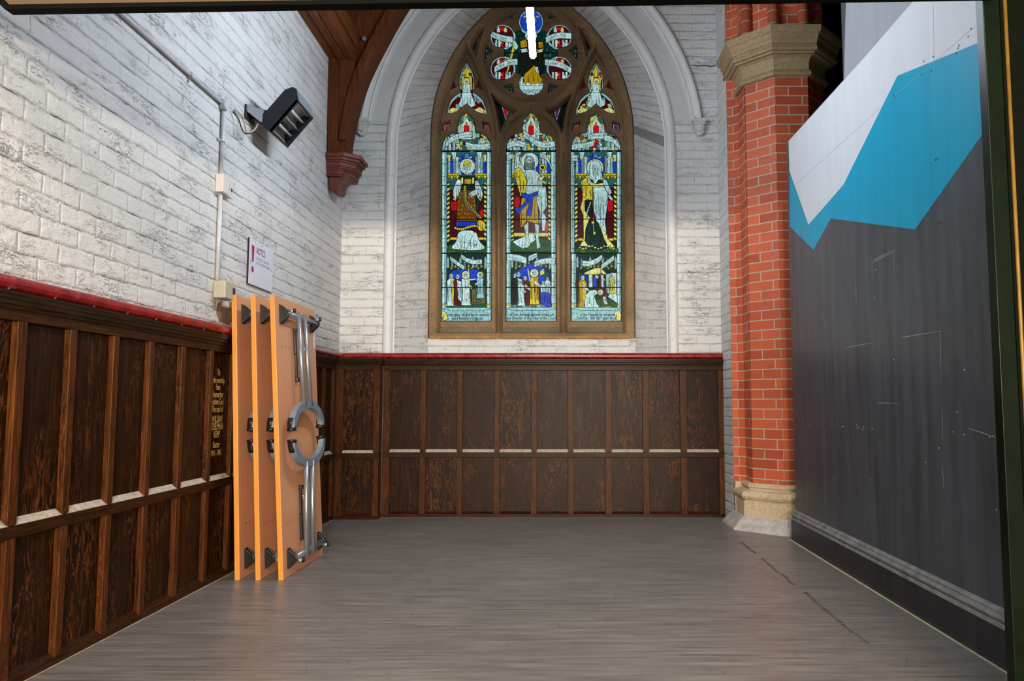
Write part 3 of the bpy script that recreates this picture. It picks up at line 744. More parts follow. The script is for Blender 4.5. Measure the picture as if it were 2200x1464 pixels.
def canopy(p, x0, x1, top=100, cy=268):
    """niche over the main figure in crop units"""
    cx = (x0 + x1) / 2
    p.fill([(x0, top), (x1, top), (x1, cy + 220), (x0, cy + 220)], 'teal')
    for k in range(14):
        x = x0 + 45 + (x1 - x0 - 90) * (k + .5) / 14
        p.rect(x - 11, top + 25 + 18 * abs(math.sin(k * 1.9)), x + 11, cy + 12, ['aqua', 'blue', 'grey', 'pale'][k % 4], .9)
    for x in (x0 + 95, x1 - 95):
        p.pc([(x - 22, top), (x + 22, top), (x + 14, top + 45), (x, top + 62), (x - 14, top + 45)], 'pale', .9, 3); p.star(x, top + 52, 14, 'yel')
    p.el(cx, top + 28, 21, 21, 'sky', 1.2)
    for dx in (-40, 0, 40): p.el(cx + dx, top + 66, 22, 18, 'blue', 1.0)
    for x in (x0 + 55, x1 - 55): p.pc([(x - 17, top + 20), (x + 17, top + 20), (x + 12, top + 75), (x - 12, top + 75)], 'lemon', .9, 3)
    for sx_ in (0, 1):
        xa, xb = (x0 + 45, cx - 60) if sx_ == 0 else (cx + 60, x1 - 40)
        p.rect(xa, cy, xb, cy + 16, 'yel', .9)
        for k in range(4):
            x = xa + (xb - xa) * (k + .5) / 4; p.star(x, cy + 8, 9, 'gold'); p.pc([(x - 14, cy + 18), (x + 14, cy + 18), (x, cy + 42 + 8 * (k % 2))], 'yel' if k % 2 else 'gold', .7)
def frame(p, x0, x1, y0=100, y1=895):
    p.column(x0, x0 + 38, y0, y1, [190, 290, 435, 550, 680, 780, 855]); p.column(x1 - 38, x1, y0, y1, [180, 300, 440, 545, 690, 790, 850])
    p.barber(x0 + 40, x0 + 62, 340, 815, 13); p.barber(x1 - 62, x1 - 40, 340, 815, 13, -1)
    for yy in (350, 612):
        for x in (x0 + 22, x1 - 22): p.star(x, yy, 13, 'yel', 5)
def ground(p, x0, x1, y0, y1):
    p.pc([(x0, y0 + 22), (x0 + 50, y0), (x1 - 50, y0), (x1, y0 + 22), (x1, y1), (x0, y1)], 'green', 1.0)
    for k in range(34):
        x = random.uniform(x0 + 6, x1 - 6); y = random.uniform(y0 + 18, y1 - 4); p.line([(x, y), (x + random.uniform(-8, 8), y - 9)], .6, 'black' if k % 3 else 'yel')
def lower(p, x0, x1):
    p.fill([(x0, 900), (x1, 900), (x1, 1345), (x0, 1345)], 'dgreen')
    for k in range(10): p.pinnacle(x0 + 48 + (x1 - x0 - 96) * k / 9, 925 + 12 * (k % 3), 1010, 18, ['aqua', 'grey', 'olive'][k % 3])
    for k in range(12): p.star(x0 + 50 + (x1 - x0 - 100) * k / 11, 1000 + 14 * (k % 2), 9, 'yel')
    p.column(x0, x0 + 38, 900, 1340, [968, 1055, 1130, 1220, 1290]); p.column(x1 - 38, x1, 900, 1340, [975, 1050, 1120, 1225, 1295])
    for x in (x0 + 20, x1 - 20):
        p.star(x, 1118, 14, 'yel', 5); p.rect(x - 22, 1298, x + 22, 1306, 'yel', .6)
def plinth(p, x0, x1, l1, l2):
    p.pc([(x0, 1330), (x0 + 50, 1322), (x1 - 50, 1322), (x1, 1330), (x1, 1432), (x0, 1432)], 'aqua', 1.1)
    for k in range(9): x = x0 + 55 + (x1 - x0 - 110) * k / 8; p.line([(x, 1338), (x, 1345)], .9)
    p.line([(x0, 1336), (x0 + 45, 1338), (x0 + 70, 1348), (x1 - 70, 1348), (x1 - 45, 1338), (x1, 1336)], .9, 'black'); p.line([(x0, 1360), (x1, 1360)], .5, 'grey')
    cx = (x0 + x1) / 2; p.line([(cx + 6, 1352), (cx - 2, 1428)], .8)
    p.text(l1, cx + 8, 1380, 34, 0, .70, bold=.8); p.text(l2, cx + 8, 1408, 34, 0, .70, bold=.8)

# --- left light
random.seed(11)
p = base_pane(g_left); head_bg(p, 1002.5, 243.5, 3)
p.scroll([(958, 312), (968, 301), (980, 295), (990, 293)], 13, 'great|wonder', 7); p.scroll([(986, 293), (1000, 290), (1014, 289)], 13, 'was for him', 6)
p.scroll([(1000, 310), (1018, 316), (1036, 316), (1054, 313)], 12, 'thy prayer is heard|shall call his name', 6, sx=.62)
p.T(920, 300, .2733); frame(p, 108, 498); canopy(p, 108, 498); frame(p, 108, 498)
p.rect(172, 400, 438, 775, 'dred'); p.pc([(174, 490), (205, 480), (238, 500), (232, 560), (180, 560)], 'red', .9, 6, sm=1); p.pc([(400, 560), (438, 550), (438, 610), (410, 620)], 'red', .9)
p.rect(172, 770, 438, 790, 'yel')
ground(p, 146, 460, 820, 892)
p.halo(308, 212, 62)
p.pc([(235, 715), (375, 715), (400, 800), (447, 845), (436, 868), (340, 875), (270, 868), (185, 862), (185, 842), (225, 800)], 'pale', 1.1, 16, sm=1)
p.pc([(255, 290), (370, 290), (400, 350), (438, 470), (400, 505), (385, 645), (215, 645), (238, 480), (196, 488), (188, 465), (215, 350)], 'dgreen', 1.2, 8)
p.pc([(238, 400), (372, 400), (386, 648), (218, 645)], 'brown', 1.0)
for i in range(7):
    for j in range(6): p.star(242 + j * 24 + (i % 2) * 8 - i * 1.5, 425 + i * 32, 9, 'gold' if (i + j) % 3 else 'red')
p.pc([(238, 302), (202, 370), (190, 468), (215, 488), (250, 420), (268, 340)], 'white', 1.0, 7, sm=1); p.pc([(376, 305), (418, 380), (436, 450), (410, 492), (384, 450), (362, 380)], 'white', 1.0, 7, sm=1)
p.pc([(192, 440), (215, 488), (232, 440), (215, 470)], 'yel', .8); p.pc([(434, 440), (410, 492), (392, 430), (410, 470)], 'yel', .8)
p.rect(258, 300, 276, 350, 'lemon'); p.rect(345, 300, 362, 350, 'lemon'); p.rect(285, 310, 340, 352, 'gold')
p.pc([(278, 360), (302, 356), (312, 500), (420, 606), (404, 628), (290, 530), (268, 450)], 'olive', 1.1)
for i in range(16):
    t = i / 15; x = 288 + 14 * t + (110 * max(0, t - .45) / .55); y = 370 + 245 * t; p.star(x, y, 8, 'yel')
p.pc([(314, 430), (345, 405), (385, 390), (402, 402), (396, 430), (336, 456)], 'flesh', 1.0, 4)
p.pc([(220, 646), (382, 650), (376, 692), (212, 684)], 'blue', 1.0, 9)
for i in range(11): p.el(214 + i * 16.5, 694 + 12 * math.sin(i * .5 + .3) , 9, 10, 'yel', .7, 10)
p.pc([(386, 640), (412, 632), (446, 650), (454, 688), (432, 720), (402, 720), (384, 690)], 'yel', 1.0, 4, sm=1)
p.face(308, 228, 30, beard='white'); p.pc([(278, 214), (280, 180), (308, 164), (336, 180), (338, 214), (308, 204)], 'yel', .8, 4)
p.line([(404, 640), (330, 800), (300, 870)], .9); p.line([(180, 720), (250, 745)], .8); p.line([(228, 800), (390, 830)], .8)
lower(p, 108, 498)
p.pc([(160, 1112), (160, 1062), (200, 1030), (300, 1016), (390, 1022), (452, 1060), (452, 1112)], 'blue', 1.0)
p.pc([(390, 1040), (430, 1030), (450, 1060), (446, 1100), (400, 1110)], 'green', .9)
p.pc([(150, 1290), (455, 1270), (456, 1330), (150, 1330)], 'green', 1.0); p.pc([(340, 1180), (452, 1150), (452, 1290), (345, 1300)], 'olive', .9, 4)
for i in range(14): p.star(random.uniform(345, 445), random.uniform(1240, 1320), 12, 'green' if i % 3 else 'purple', 5)
p.small_figure(182, 1310, 260, 'pale', 'yel'); p.small_figure(232, 1305, 250, 'maroon', 'pale'); p.small_figure(296, 1305, 265, 'pale', 'white', True); p.small_figure(408, 1250, 205, 'aqua', None, True, -1)
p.pc([(310, 1095), (375, 1095), (375, 1106), (310, 1112)], 'flesh', .6); p.line([(318, 1010), (330, 1300)], 1.2, 'yel')
p.scroll([(172, 936), (212, 962), (252, 992), (282, 1012)], 38, 'Behold|the', 34, sx=.62); p.scroll([(258, 918), (300, 948), (352, 966), (424, 962)], 38, 'Lamb|of|God', 36, sx=.62)
plinth(p, 104, 498, 'To the glory of God and in memory', 'years Honorary Organist.')
p.pc([(108, 1350), (140, 1360), (160, 1415), (128, 1425), (108, 1400)], 'lemon', 1.0, 3)
edge(p, g_left); p.build('left_stained_light', None)

# --- middle light
random.seed(12)
p = base_pane(g_mid); head_bg(p, 1141, 239.5, 5)
p.scroll([(1089, 315), (1102, 309), (1118, 309), (1132, 314)], 13, 'those that are|a greater prophet', 6.3, sx=.7); p.scroll([(1124, 287), (1133, 293), (1142, 300)], 15, 'born of|women', 5.5, sx=.7)
p.scroll([(1138, 298), (1154, 309), (1172, 313), (1194, 309)], 13, 'than the|Baptist', 7, sx=.7)
p.T(1060, 300, .273); frame(p, 100, 490); canopy(p, 100, 490); frame(p, 100, 490)
p.rect(160, 360, 432, 735, 'dred'); p.pc([(164, 455), (205, 450), (212, 500), (200, 530), (166, 540)], 'red', .9, 5, sm=1); p.pc([(165, 650), (200, 640), (212, 700), (168, 720)], 'maroon', .9, 4, sm=1); p.pc([(408, 650), (430, 640), (430, 730), (404, 730)], 'red', .9)
p.rect(160, 735, 432, 765, 'yel'); ground(p, 135, 455, 782, 885)
p.pc([(148, 805), (230, 770), (315, 738), (334, 790), (235, 862), (185, 835)], 'pale', 1.1, 5)
for i in range(5):
    for j in range(5): p.rect(372 + i * 13, 785 + j * 12, 380 + i * 13, 792 + j * 12, 'green', .6)
p.halo(286, 172, 70)
p.pc([(350, 378), (412, 370), (426, 520), (394, 572), (418, 620), (402, 722), (384, 722), (376, 600), (344, 500)], 'pale', 1.1, 6)
p.pc([(246, 150), (262, 134), (300, 132), (322, 160), (326, 228), (300, 236), (262, 240), (240, 226)], 'grey', .9, 8, sm=1)
p.pc([(214, 262), (256, 236), (330, 238), (376, 288), (362, 360), (350, 432), (238, 436), (262, 330)], 'flesh', 1.1, sm=1)
p.line([(300, 262), (303, 330)], .6, 'grey'); p.line([(270, 300), (298, 318), (332, 300)], .6, 'grey'); p.line([(285, 350), (300, 400)], .5, 'grey'); p.line([(330, 340), (318, 400)], .5, 'grey')
p.pc([(174, 108), (200, 98), (206, 168), (248, 240), (268, 330), (240, 300), (198, 235), (164, 228)], 'flesh', 1.0, 3)
p.pc([(164, 238), (200, 220), (236, 262), (266, 335), (244, 440), (214, 446), (194, 380), (168, 290)], 'yel', 1.1, 6)
p.pc([(222, 462), (345, 430), (358, 662), (330, 664), (262, 642), (236, 684), (214, 696), (206, 620)], 'gold', 1.1, 8)
p.pc([(352, 300), (384, 296), (392, 360), (372, 384), (350, 360)], 'pale', .9, 3); p.line([(388, 220), (376, 480), (366, 660)], 1.4, 'pale'); p.line([(391, 220), (379, 480), (369, 660)], .6)
p.el(386, 222, 26, 24, 'yel', 1.0, 12); p.el(386, 222, 12, 12, 'dred', .8, 10); p.pc([(352, 318), (398, 326), (432, 350), (400, 350)], 'yel', .8)
p.pc([(220, 420), (280, 434), (346, 408), (352, 432), (312, 456), (300, 604), (256, 602), (286, 490), (216, 562), (206, 606), (164, 540), (214, 532), (266, 472), (226, 456)], 'blue', 1.1, 8)
p.pc([(240, 684), (278, 640), (276, 760), (292, 832), (262, 858), (244, 848), (258, 800)], 'flesh', 1.0, 2); p.pc([(324, 662), (360, 672), (356, 780), (374, 848), (342, 864), (334, 760)], 'flesh', 1.0, 2)
p.face(284, 172, 34, beard='grey'); p.el(355, 480, 18, 30, 'pale', .9)
p.scroll([(106, 150), (130, 140), (158, 128)], 42, 'not|a', 24, sx=.6); p.scroll([(366, 120), (412, 140), (440, 180), (462, 236)], 40, 'Behold|one', 26, sx=.6)
lower(p, 100, 492)
p.pc([(150, 1130), (165, 1050), (220, 1020), (260, 1000), (300, 970), (350, 1000), (400, 1010), (440, 1060), (448, 1130)], 'blue', 1.0)
p.pc([(365, 1040), (395, 1015), (405, 1060), (370, 1070)], 'lemon', .8); p.pc([(395, 1070), (412, 1020), (432, 1080), (410, 1110)], 'green', .8)
p.pc([(140, 1300), (460, 1290), (462, 1335), (140, 1335)], 'grey', 1.0)
for i in range(8): p.pc([(150 + i*38, 1300 + 8*(i%2)), (182 + i*38, 1298), (186 + i*38, 1325), (152 + i*38, 1328)], ['grey', 'olive', 'aqua'][i % 3], .8)
p.small_figure(172, 1300, 250, 'dark', 'grey'); p.small_figure(198, 1300, 262, 'dgreen', 'pale'); p.small_figure(250, 1310, 240, 'maroon'); p.small_figure(218, 1310, 205, 'pale', 'white')
p.small_figure(322, 1300, 275, 'yel', 'gold', True); p.pc([(266, 1020), (276, 1015), (296, 1110), (284, 1120)], 'flesh', .7)
p.small_figure(426, 1250, 170, 'pale'); p.small_figure(392, 1290, 180, 'pale', 'white'); p.pc([(366, 1210), (400, 1200), (450, 1215), (458, 1310), (420, 1320), (372, 1290)], 'blue', 1.0, 7)
p.scroll([(106, 925), (150, 930), (206, 938), (262, 958)], 54, 'The|voice|of', 27, sx=.66); p.text('wilderness', 182, 950, 26, .12, .66)
p.scroll([(276, 940), (312, 926), (346, 906)], 44, 'one|prepare', 25, sx=.6); p.scroll([(322, 984), (372, 966), (430, 956), (488, 960)], 46, 'crying|in|the', 28, sx=.66); p.text('the way of', 410, 974, 22, -.08, .66)
plinth(p, 100, 494, 'of John Armitage Bennett eldest son', 'and Director of the Choir of this Church')
edge(p, g_mid); p.build('middle_stained_light', None)

# --- right light
random.seed(13)
p = base_pane(g_right); head_bg(p, 1280.5, 244.5, 8)
p.scroll([(1268, 295), (1282, 292), (1296, 292)], 13, 'many shall', 7, sx=.8); p.scroll([(1298, 296), (1314, 300), (1326, 310), (1333, 320)], 13, 'rejoice at|his birth', 6.4, sx=.7)
p.scroll([(1228, 317), (1242, 314), (1258, 313), (1276, 308)], 12, 'with joy|and gladness', 7, sx=.62)
p.T(1200, 300, .273); frame(p, 88, 496); canopy(p, 88, 496); frame(p, 88, 496)
p.rect(152, 380, 434, 780, 'dred'); p.pc([(385, 480), (430, 480), (430, 560), (386, 570)], 'red', .9, 4); p.pc([(154, 600), (188, 600), (186, 690), (158, 690)], 'maroon', .9, 3)
p.rect(152, 778, 434, 798, 'yel'); ground(p, 130, 470, 838, 892)
p.halo(287, 222, 68)
p.pc([(222, 640), (352, 640), (372, 770), (400, 850), (330, 872), (270, 868), (196, 850), (214, 760)], 'dgreen', 1.2, 10)
p.pc([(225, 285), (260, 275), (330, 280), (366, 320), (402, 420), (380, 470), (372, 640), (386, 780), (446, 846), (400, 860), (360, 790), (330, 700), (300, 640), (280, 480), (250, 610), (214, 700), (208, 800), (240, 846), (166, 840), (196, 780), (194, 600), (170, 540), (190, 460), (176, 380), (196, 320)], 'lemon', 1.2, 12)
p.pc([(270, 380), (356, 370), (392, 440), (384, 520), (366, 640), (378, 740), (330, 680), (296, 640), (276, 560)], 'pale', 1.1, 12)
p.pc([(206, 480), (262, 470), (272, 560), (244, 612), (206, 560)], 'dark', .9, 3)
for i in range(11): p.star(296 + i * 6.5, 560 + i * 17, 9, 'white'); 
for i in range(9): p.star(250 - i * 4, 500 + i * 12, 7, 'white')
p.pc([(176, 330), (215, 300), (240, 340), (268, 380), (268, 480), (215, 470), (186, 440)], 'yel', 1.0, 6); p.pc([(345, 290), (382, 330), (420, 420), (395, 440), (360, 372)], 'pale', 1.0, 4)
p.pc([(270, 270), (300, 268), (330, 276), (350, 340), (300, 352), (252, 332)], 'dgreen', .9)
p.pc([(244, 190), (266, 170), (310, 170), (334, 196), (340, 262), (352, 330), (318, 310), (288, 360), (262, 310), (236, 330), (246, 256)], 'pale', 1.1, 10, sm=1)
p.face(288, 232, 26); p.pc([(228, 300), (244, 300), (256, 334), (242, 356), (226, 340)], 'flesh', .9, 3); p.pc([(386, 440), (408, 440), (430, 470), (418, 486), (394, 462)], 'flesh', .9, 2)
p.line([(274, 620), (276, 740)], 1.0, 'yel'); p.el(270, 655, 13, 12, 'yel', .8, 10); p.el(283, 738, 11, 14, 'yel', .8, 10)
for i in range(12): p.el(168 + i * 24, 850 + 12 * math.sin(i * 1.3), 10, 7, 'white' if i % 2 else 'yel', .7, 8)
p.scroll([(92, 152), (122, 146), (150, 150)], 50, 'his|soul', 25, sx=.6)
lower(p, 100, 496)
p.rect(146, 1040, 460, 1180, 'dark'); 
for i in range(5): p.rect(160 + i * 18, 1050, 172 + i * 18, 1170, 'blue' if i % 2 else 'teal', .8)
p.rect(238, 1050, 268, 1170, 'pale'); p.rect(272, 1080, 300, 1160, 'blue')
p.pc([(200, 1050), (290, 1012), (330, 1012), (372, 1050), (372, 1064), (210, 1064)], 'lemon', .9); p.pc([(372, 1060), (408, 1056), (408, 1235), (372, 1225)], 'aqua', .9, 3)
p.pc([(408, 1050), (456, 1050), (462, 1290), (380, 1235)], 'pale', 1.0, 3); p.small_figure(420, 1215, 160, 'yel')
p.pc([(146, 1290), (385, 1250), (462, 1290), (462, 1335), (146, 1335)], 'green', 1.0)
for i in range(22): x = random.uniform(300, 455); y = random.uniform(1262, 1325); p.rect(x, y, x + 7, y + 6, 'dark', .3)
p.small_figure(190, 1320, 255, 'gold', 'yel'); p.small_figure(335, 1190, 160, 'maroon', 'pale')
p.pc([(300, 1170), (330, 1160), (396, 1220), (380, 1245), (330, 1240), (300, 1210)], 'maroon', 1.0, 4)
p.pc([(345, 1240), (370, 1235), (388, 1300), (360, 1300)], 'flesh', .8); p.pc([(290, 1060), (320, 1080), (306, 1100), (284, 1085)], 'flesh', .8)
p.halo(328, 1205, 24); p.face(322, 1206, 14)
p.pc([(216, 1225), (240, 1190), (290, 1182), (312, 1210), (280, 1232), (300, 1290), (330, 1330), (200, 1330), (206, 1270)], 'pale', 1.0, 8); p.pc([(326, 1318), (420, 1314), (400, 1334), (340, 1334)], 'yel', .8)
p.scroll([(186, 975), (232, 980), (290, 962), (344, 926)], 44, 'comfort ye|be strong', 24, sx=.6); p.scroll([(332, 1010), (376, 976), (436, 932)], 42, 'fear not|your God', 22, sx=.6)
plinth(p, 102, 502, 'of the Founder for seventeen', "Died Dec' 10th 1877 aged 34 years")
p.pc([(440, 1360), (480, 1345), (500, 1410), (470, 1430), (448, 1410)], 'lemon', 1.0, 3)
edge(p, g_right); p.build('right_stained_light', None)

# --- daggers above the outer lights
for k, (dg, cx) in enumerate([(dag, 1003), (mir(dag), 1280)]):
    random.seed(20 + k); p = base_pane(dg, 'dred'); 
    p.T(cx, 0, 1)
    for i in range(90):
        y = random.uniform(132, 250); hw_ = 15 if y < 200 else 16 + (y - 200) * .62; x = random.uniform(-hw_, hw_); r_ = random.uniform(2, 4.5)
        p.pc([(x-r_, y-r_), (x+r_*.8, y-r_*1.4), (x+r_, y+r_), (x-r_*.7, y+r_*1.3)], ['aqua','red','pale','yel','dred','lemon','grey','aqua','olive'][i % 9], .5)
    for sx_ in (-1, 1):
        p.pc([(sx_*18, 192), (sx_*20, 170), (sx_*15, 152), (0, 128), (0, 137), (sx_*10, 156), (sx_*14, 172), (sx_*13, 192)], 'aqua', .8)
        for yy in (150, 172): p.line([(sx_*9, yy), (sx_*20, yy - 4)], .8)
        p.pc([(sx_*47, 252), (sx_*45, 232), (sx_*37, 214), (sx_*14, 196), (sx_*12, 203), (sx_*31, 219), (sx_*39, 235), (sx_*40, 252)], 'aqua', .8)
        for a_, b_ in (((sx_*25, 204), (sx_*20, 212)), ((sx_*42, 222), (sx_*35, 228))): p.line([a_, b_], .8)
        p.pc([(sx_*3, 176), (sx_*7, 160), (sx_*11, 170), (sx_*12, 190), (sx_*7, 196)], 'yel' if (k + sx_) % 3 else 'lemon', .7, 3)
    p.pc([(-5, 166), (-7, 154), (0, 143), (5, 153), (6, 166)], 'yel', .8, 3)
    p.pc([(-9, 200), (-9, 186), (-5, 179), (4, 179), (8, 187), (8, 200)], 'pale', .8, 4)
    p.pc([(-12, 212), (-10, 199), (9, 199), (13, 212), (20, 226), (8, 232), (-8, 232), (-20, 228)], 'pale', .9, 9)
    p.el(-1 + 2 * k, 175, 7, 7, 'lemon', .9); p.face(-1 + 2 * k, 176, 4.2)
    for sx_ in (-1, 1):
        p.pc([(sx_*40, 238), (sx_*30, 231), (sx_*13, 236), (sx_*18, 243), (sx_*39, 243)], 'lemon', .8, 3)
        p.pc([(sx_*37, 251), (sx_*37, 243), (sx_*15, 243), (sx_*18, 247), (sx_*24, 251)], 'pale', .8, 4); p.rect(sx_*28 - 2, 244, sx_*28 + 2, 251, 'dark', .4)
    edge(p, dg); p.build('dagger_stained_light', None)
# --- rose
random.seed(30); p = base_pane(rose, 'dgreen'); p.T(0, 0, 1)
for i in range(60):
    a = random.uniform(0, 6.28); r_ = random.uniform(5, 50); x = 1141 + r_ * math.cos(a); y = 114 + r_ * math.sin(a)
    p.fill([(x - 2, y), (x, y - 5), (x + 2, y), (x, y + 3)], 'teal' if i % 2 else 'dark')
for k in range(6):
    th = math.pi / 2 + k * math.pi / 3; d0 = 68 if k % 3 == 0 else 70.5; cx0, cy0 = 1141 + d0 * math.cos(th), 114 - (d0 - 1.5) * math.sin(th)
    p.el(cx0, cy0, 28, 28, 'aqua', .8, 28); p.el(cx0, cy0, 23.5, 23.5, 'dred' if k % 3 else ('blue' if k == 0 else 'pale'), .8, 28)
    for j in range(8):
        a = j * math.pi / 4 + .3; p.line([(cx0 + 23*math.cos(a), cy0 + 23*math.sin(a)), (cx0 + 28*math.cos(a), cy0 + 28*math.sin(a))], .8)
    if k % 3:
        p.pc([(cx0 - 9, cy0 - 22), (cx0 + 9, cy0 - 22), (cx0 + 7, cy0 - 12), (cx0 - 7, cy0 - 12)], 'red', .6)
        for dx in (-9, 6): p.pc([(cx0 + dx - 3, cy0 - 10), (cx0 + dx - 4, cy0 - 16), (cx0 + dx, cy0 - 22), (cx0 + dx + 4, cy0 - 16), (cx0 + dx + 3, cy0 - 10)], 'lemon' if dx > 0 else 'pale', .5)
        for dx in (-14, -7, 0, 8, 15): p.rect(cx0 + dx - 2.5, cy0 + 6, cx0 + dx + 2.5, cy0 + 22, ['aqua', 'pale', 'teal', 'aqua', 'pale'][int(dx + 14) // 7], .7, ) if dx != 0 else p.rect(cx0 - 2.5, cy0 + 6, cx0 + 2.5, cy0 + 22, 'red', .7)
        p.star(cx0 - 4, cy0 + 12, 4, 'yel'); p.pc([(cx0 + 4, cy0 + 20), (cx0 + 9, cy0 + 8), (cx0 + 14, cy0 + 20)], 'white', .6, 2)
p.pc([(1128, 45), (1134, 34), (1141, 42), (1148, 34), (1154, 45), (1148, 58), (1134, 58)], 'sky', .8); p.star(1155, 36, 4, 'yel'); p.star(1127, 36, 4, 'yel')
# seated figure in the centre (partly behind the lamp), robes and staff
p.pc([(1122, 95), (1134, 80), (1150, 80), (1162, 96), (1170, 130), (1168, 165), (1116, 165), (1112, 130)], 'dark', 1.0, 6)
p.pc([(1116, 90), (1130, 84), (1134, 100), (1120, 104)], 'gold', .9, 4); p.pc([(1156, 90), (1166, 90), (1168, 102), (1156, 104)], 'gold', .9, 4); p.pc([(1118, 106), (1132, 104), (1134, 112), (1120, 114)], 'pale', .7, 3); p.pc([(1154, 108), (1168, 104), (1166, 112), (1154, 114)], 'lemon', .7, 3)
p.el(1141, 76, 13, 13, 'pale', 1.0); p.face(1141, 77, 7, beard='grey')
p.pc([(1126, 160), (1148, 140), (1158, 158), (1166, 178), (1156, 182), (1144, 180), (1132, 184), (1124, 178)], 'gold', 1.1, 9)
p.pc([(1148, 144), (1156, 144), (1158, 158), (1152, 156)], 'pale', .7); p.el(1134, 181, 5, 3, 'white', .5, 10); p.el(1154, 183, 5, 3, 'white', .5, 10)
p.pc([(1112, 184), (1170, 184), (1166, 194), (1118, 194)], 'pale', .9); p.pc([(1120, 194), (1162, 194), (1162, 207), (1120, 207)], 'aqua', .9, 6); p.el(1141, 207, 8, 9, 'pale', .8); p.el(1141, 209, 5, 6, 'teal', .6)
p.pc([(1105, 84), (1110, 92), (1090, 160), (1087, 160)], 'yel', .8); p.pc([(1100, 90), (1106, 86), (1114, 100), (1110, 108), (1104, 104)], 'pale', .8, 3)
p.scroll([(1054, 72), (1066, 78), (1082, 83), (1102, 86)], 13.5, 'He shall', 13, sx=.72)
p.scroll([(1172, 87), (1186, 80), (1204, 76), (1229, 78)], 13.5, 'go before|him', 12, sx=.66)
p.scroll([(1062, 150), (1078, 141), (1094, 134), (1112, 133)], 13.5, 'in the|spirit', 13, sx=.7); p.scroll([(1170, 134), (1190, 136), (1208, 141), (1228, 153)], 13.5, 'and power|of Elias', 11, sx=.66)
p.line([(1086, 114), (1194, 114)], 1.8)
edge(p, rose); p.build('rose_stained_light', None)
for i, t_ in enumerate(small + rtri):
    p = Pane(); p.fill(t_, 'aqua'); cx0 = sum(q_[0] for q_ in t_) / len(t_); cy0 = sum(q_[1] for q_ in t_) / len(t_)
    p.T(0, 0, 1); inner = [(cx0 + (x - cx0) * .62, cy0 + (y - cy0) * .62) for x, y in t_]
    p.pc(inner, ['red', 'purple', 'red'][i % 3] if i < 6 else 'dark', .9); edge(p, t_, w_=.9); p.build('small_stained_light', None)
mb = MB()
bb = px3([(915, 730), (1370, 730), (1370, 0), (915, 0)], YG); 
mb.poly([(bb[0][0], YG + .02, bb[0][1] - .1), (bb[1][0], YG + .02, bb[1][1] - .1), (bb[2][0], YG + .02, 5.3), (bb[3][0], YG + .02, 5.3)])
mb.build('dark_backing', M['crack'], win, recalc=False)
# saddle bars
for lx in (g_left, g_mid, g_right):
    xs = [q_[0] for q_ in lx]
    for yy, r_ in ((324.5, .007), (399, .0045), (471, .0045), (544, .0055), (618, .0045)):
        mb = MB(); a = atY(min(xs) - 3, yy, YG - .014); b = atY(max(xs) + 3, yy, YG - .014); mb.tube([a, b], r_, 8); mb.build('saddle_bar', M['crack'], win)

# ------------------------------------------------------------------ wainscot
ZR0, ZR1 = 1.395, 1.450       # red tile rail
ZCOR = 1.333; ZP1, ZP0 = 1.293, .588; ZL1 = .522; ZB = .045; ZBL = .028
PD = .028
def panelling(root, org, u, n, stiles, ends, lefttext=None):
    """org: point on the frame front plane at floor; u along, n outward; stiles: list of (s0,s1)"""
    u = Vector(u); n = Vector(n); org = Vector(org)
    def pt(s_, o_, z): v = org + u * s_ + n * o_; return (v.x, v.y, z)
    def slab(name, s0, s1, z0, z1, mat, o0=-PD, o1=0, bev=.0025):
        b = MB(); b.hexa([pt(s0, o0, z0), pt(s1, o0, z0), pt(s1, o1, z0), pt(s0, o1, z0), pt(s0, o0, z1), pt(s1, o0, z1), pt(s1, o1, z1), pt(s0, o1, z1)])
        return b.build(name, M[mat], root, bevel=bev)
    s0, s1 = ends
    slab('top_rail', s0, s1, ZP1, ZCOR + .03, 'wood_h'); slab('middle_rail', s0, s1, ZL1, ZP0 - .019, 'wood_h'); slab('bottom_rail', s0, s1, 0.0, ZBL, 'wood_h')
    for a, b in stiles:
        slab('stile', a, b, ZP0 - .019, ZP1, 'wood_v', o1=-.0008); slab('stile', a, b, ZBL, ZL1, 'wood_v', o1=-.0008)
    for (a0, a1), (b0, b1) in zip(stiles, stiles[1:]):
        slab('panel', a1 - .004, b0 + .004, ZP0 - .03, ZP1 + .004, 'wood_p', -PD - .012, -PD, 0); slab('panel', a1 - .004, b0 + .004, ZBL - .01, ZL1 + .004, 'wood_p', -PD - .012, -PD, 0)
        for zt, zb in ((ZP0 + .004, ZP0 - .019), (ZB + .002, ZBL)):
            b = MB(); b.hexa([pt(a1, -PD, zb - .004), pt(b0, -PD, zb - .004), pt(b0 + .010, -.0005, zb - .004), pt(a1 - .010, -.0005, zb - .004), pt(a1, -PD, zt), pt(b0, -PD, zt), pt(b0 + .006, -.001, zb), pt(a1 - .006, -.001, zb)])
            b.build('ledge', M['dust'] if zt > .3 else M['wood_h'], root)  # dust colour also holds the light the ledges catch
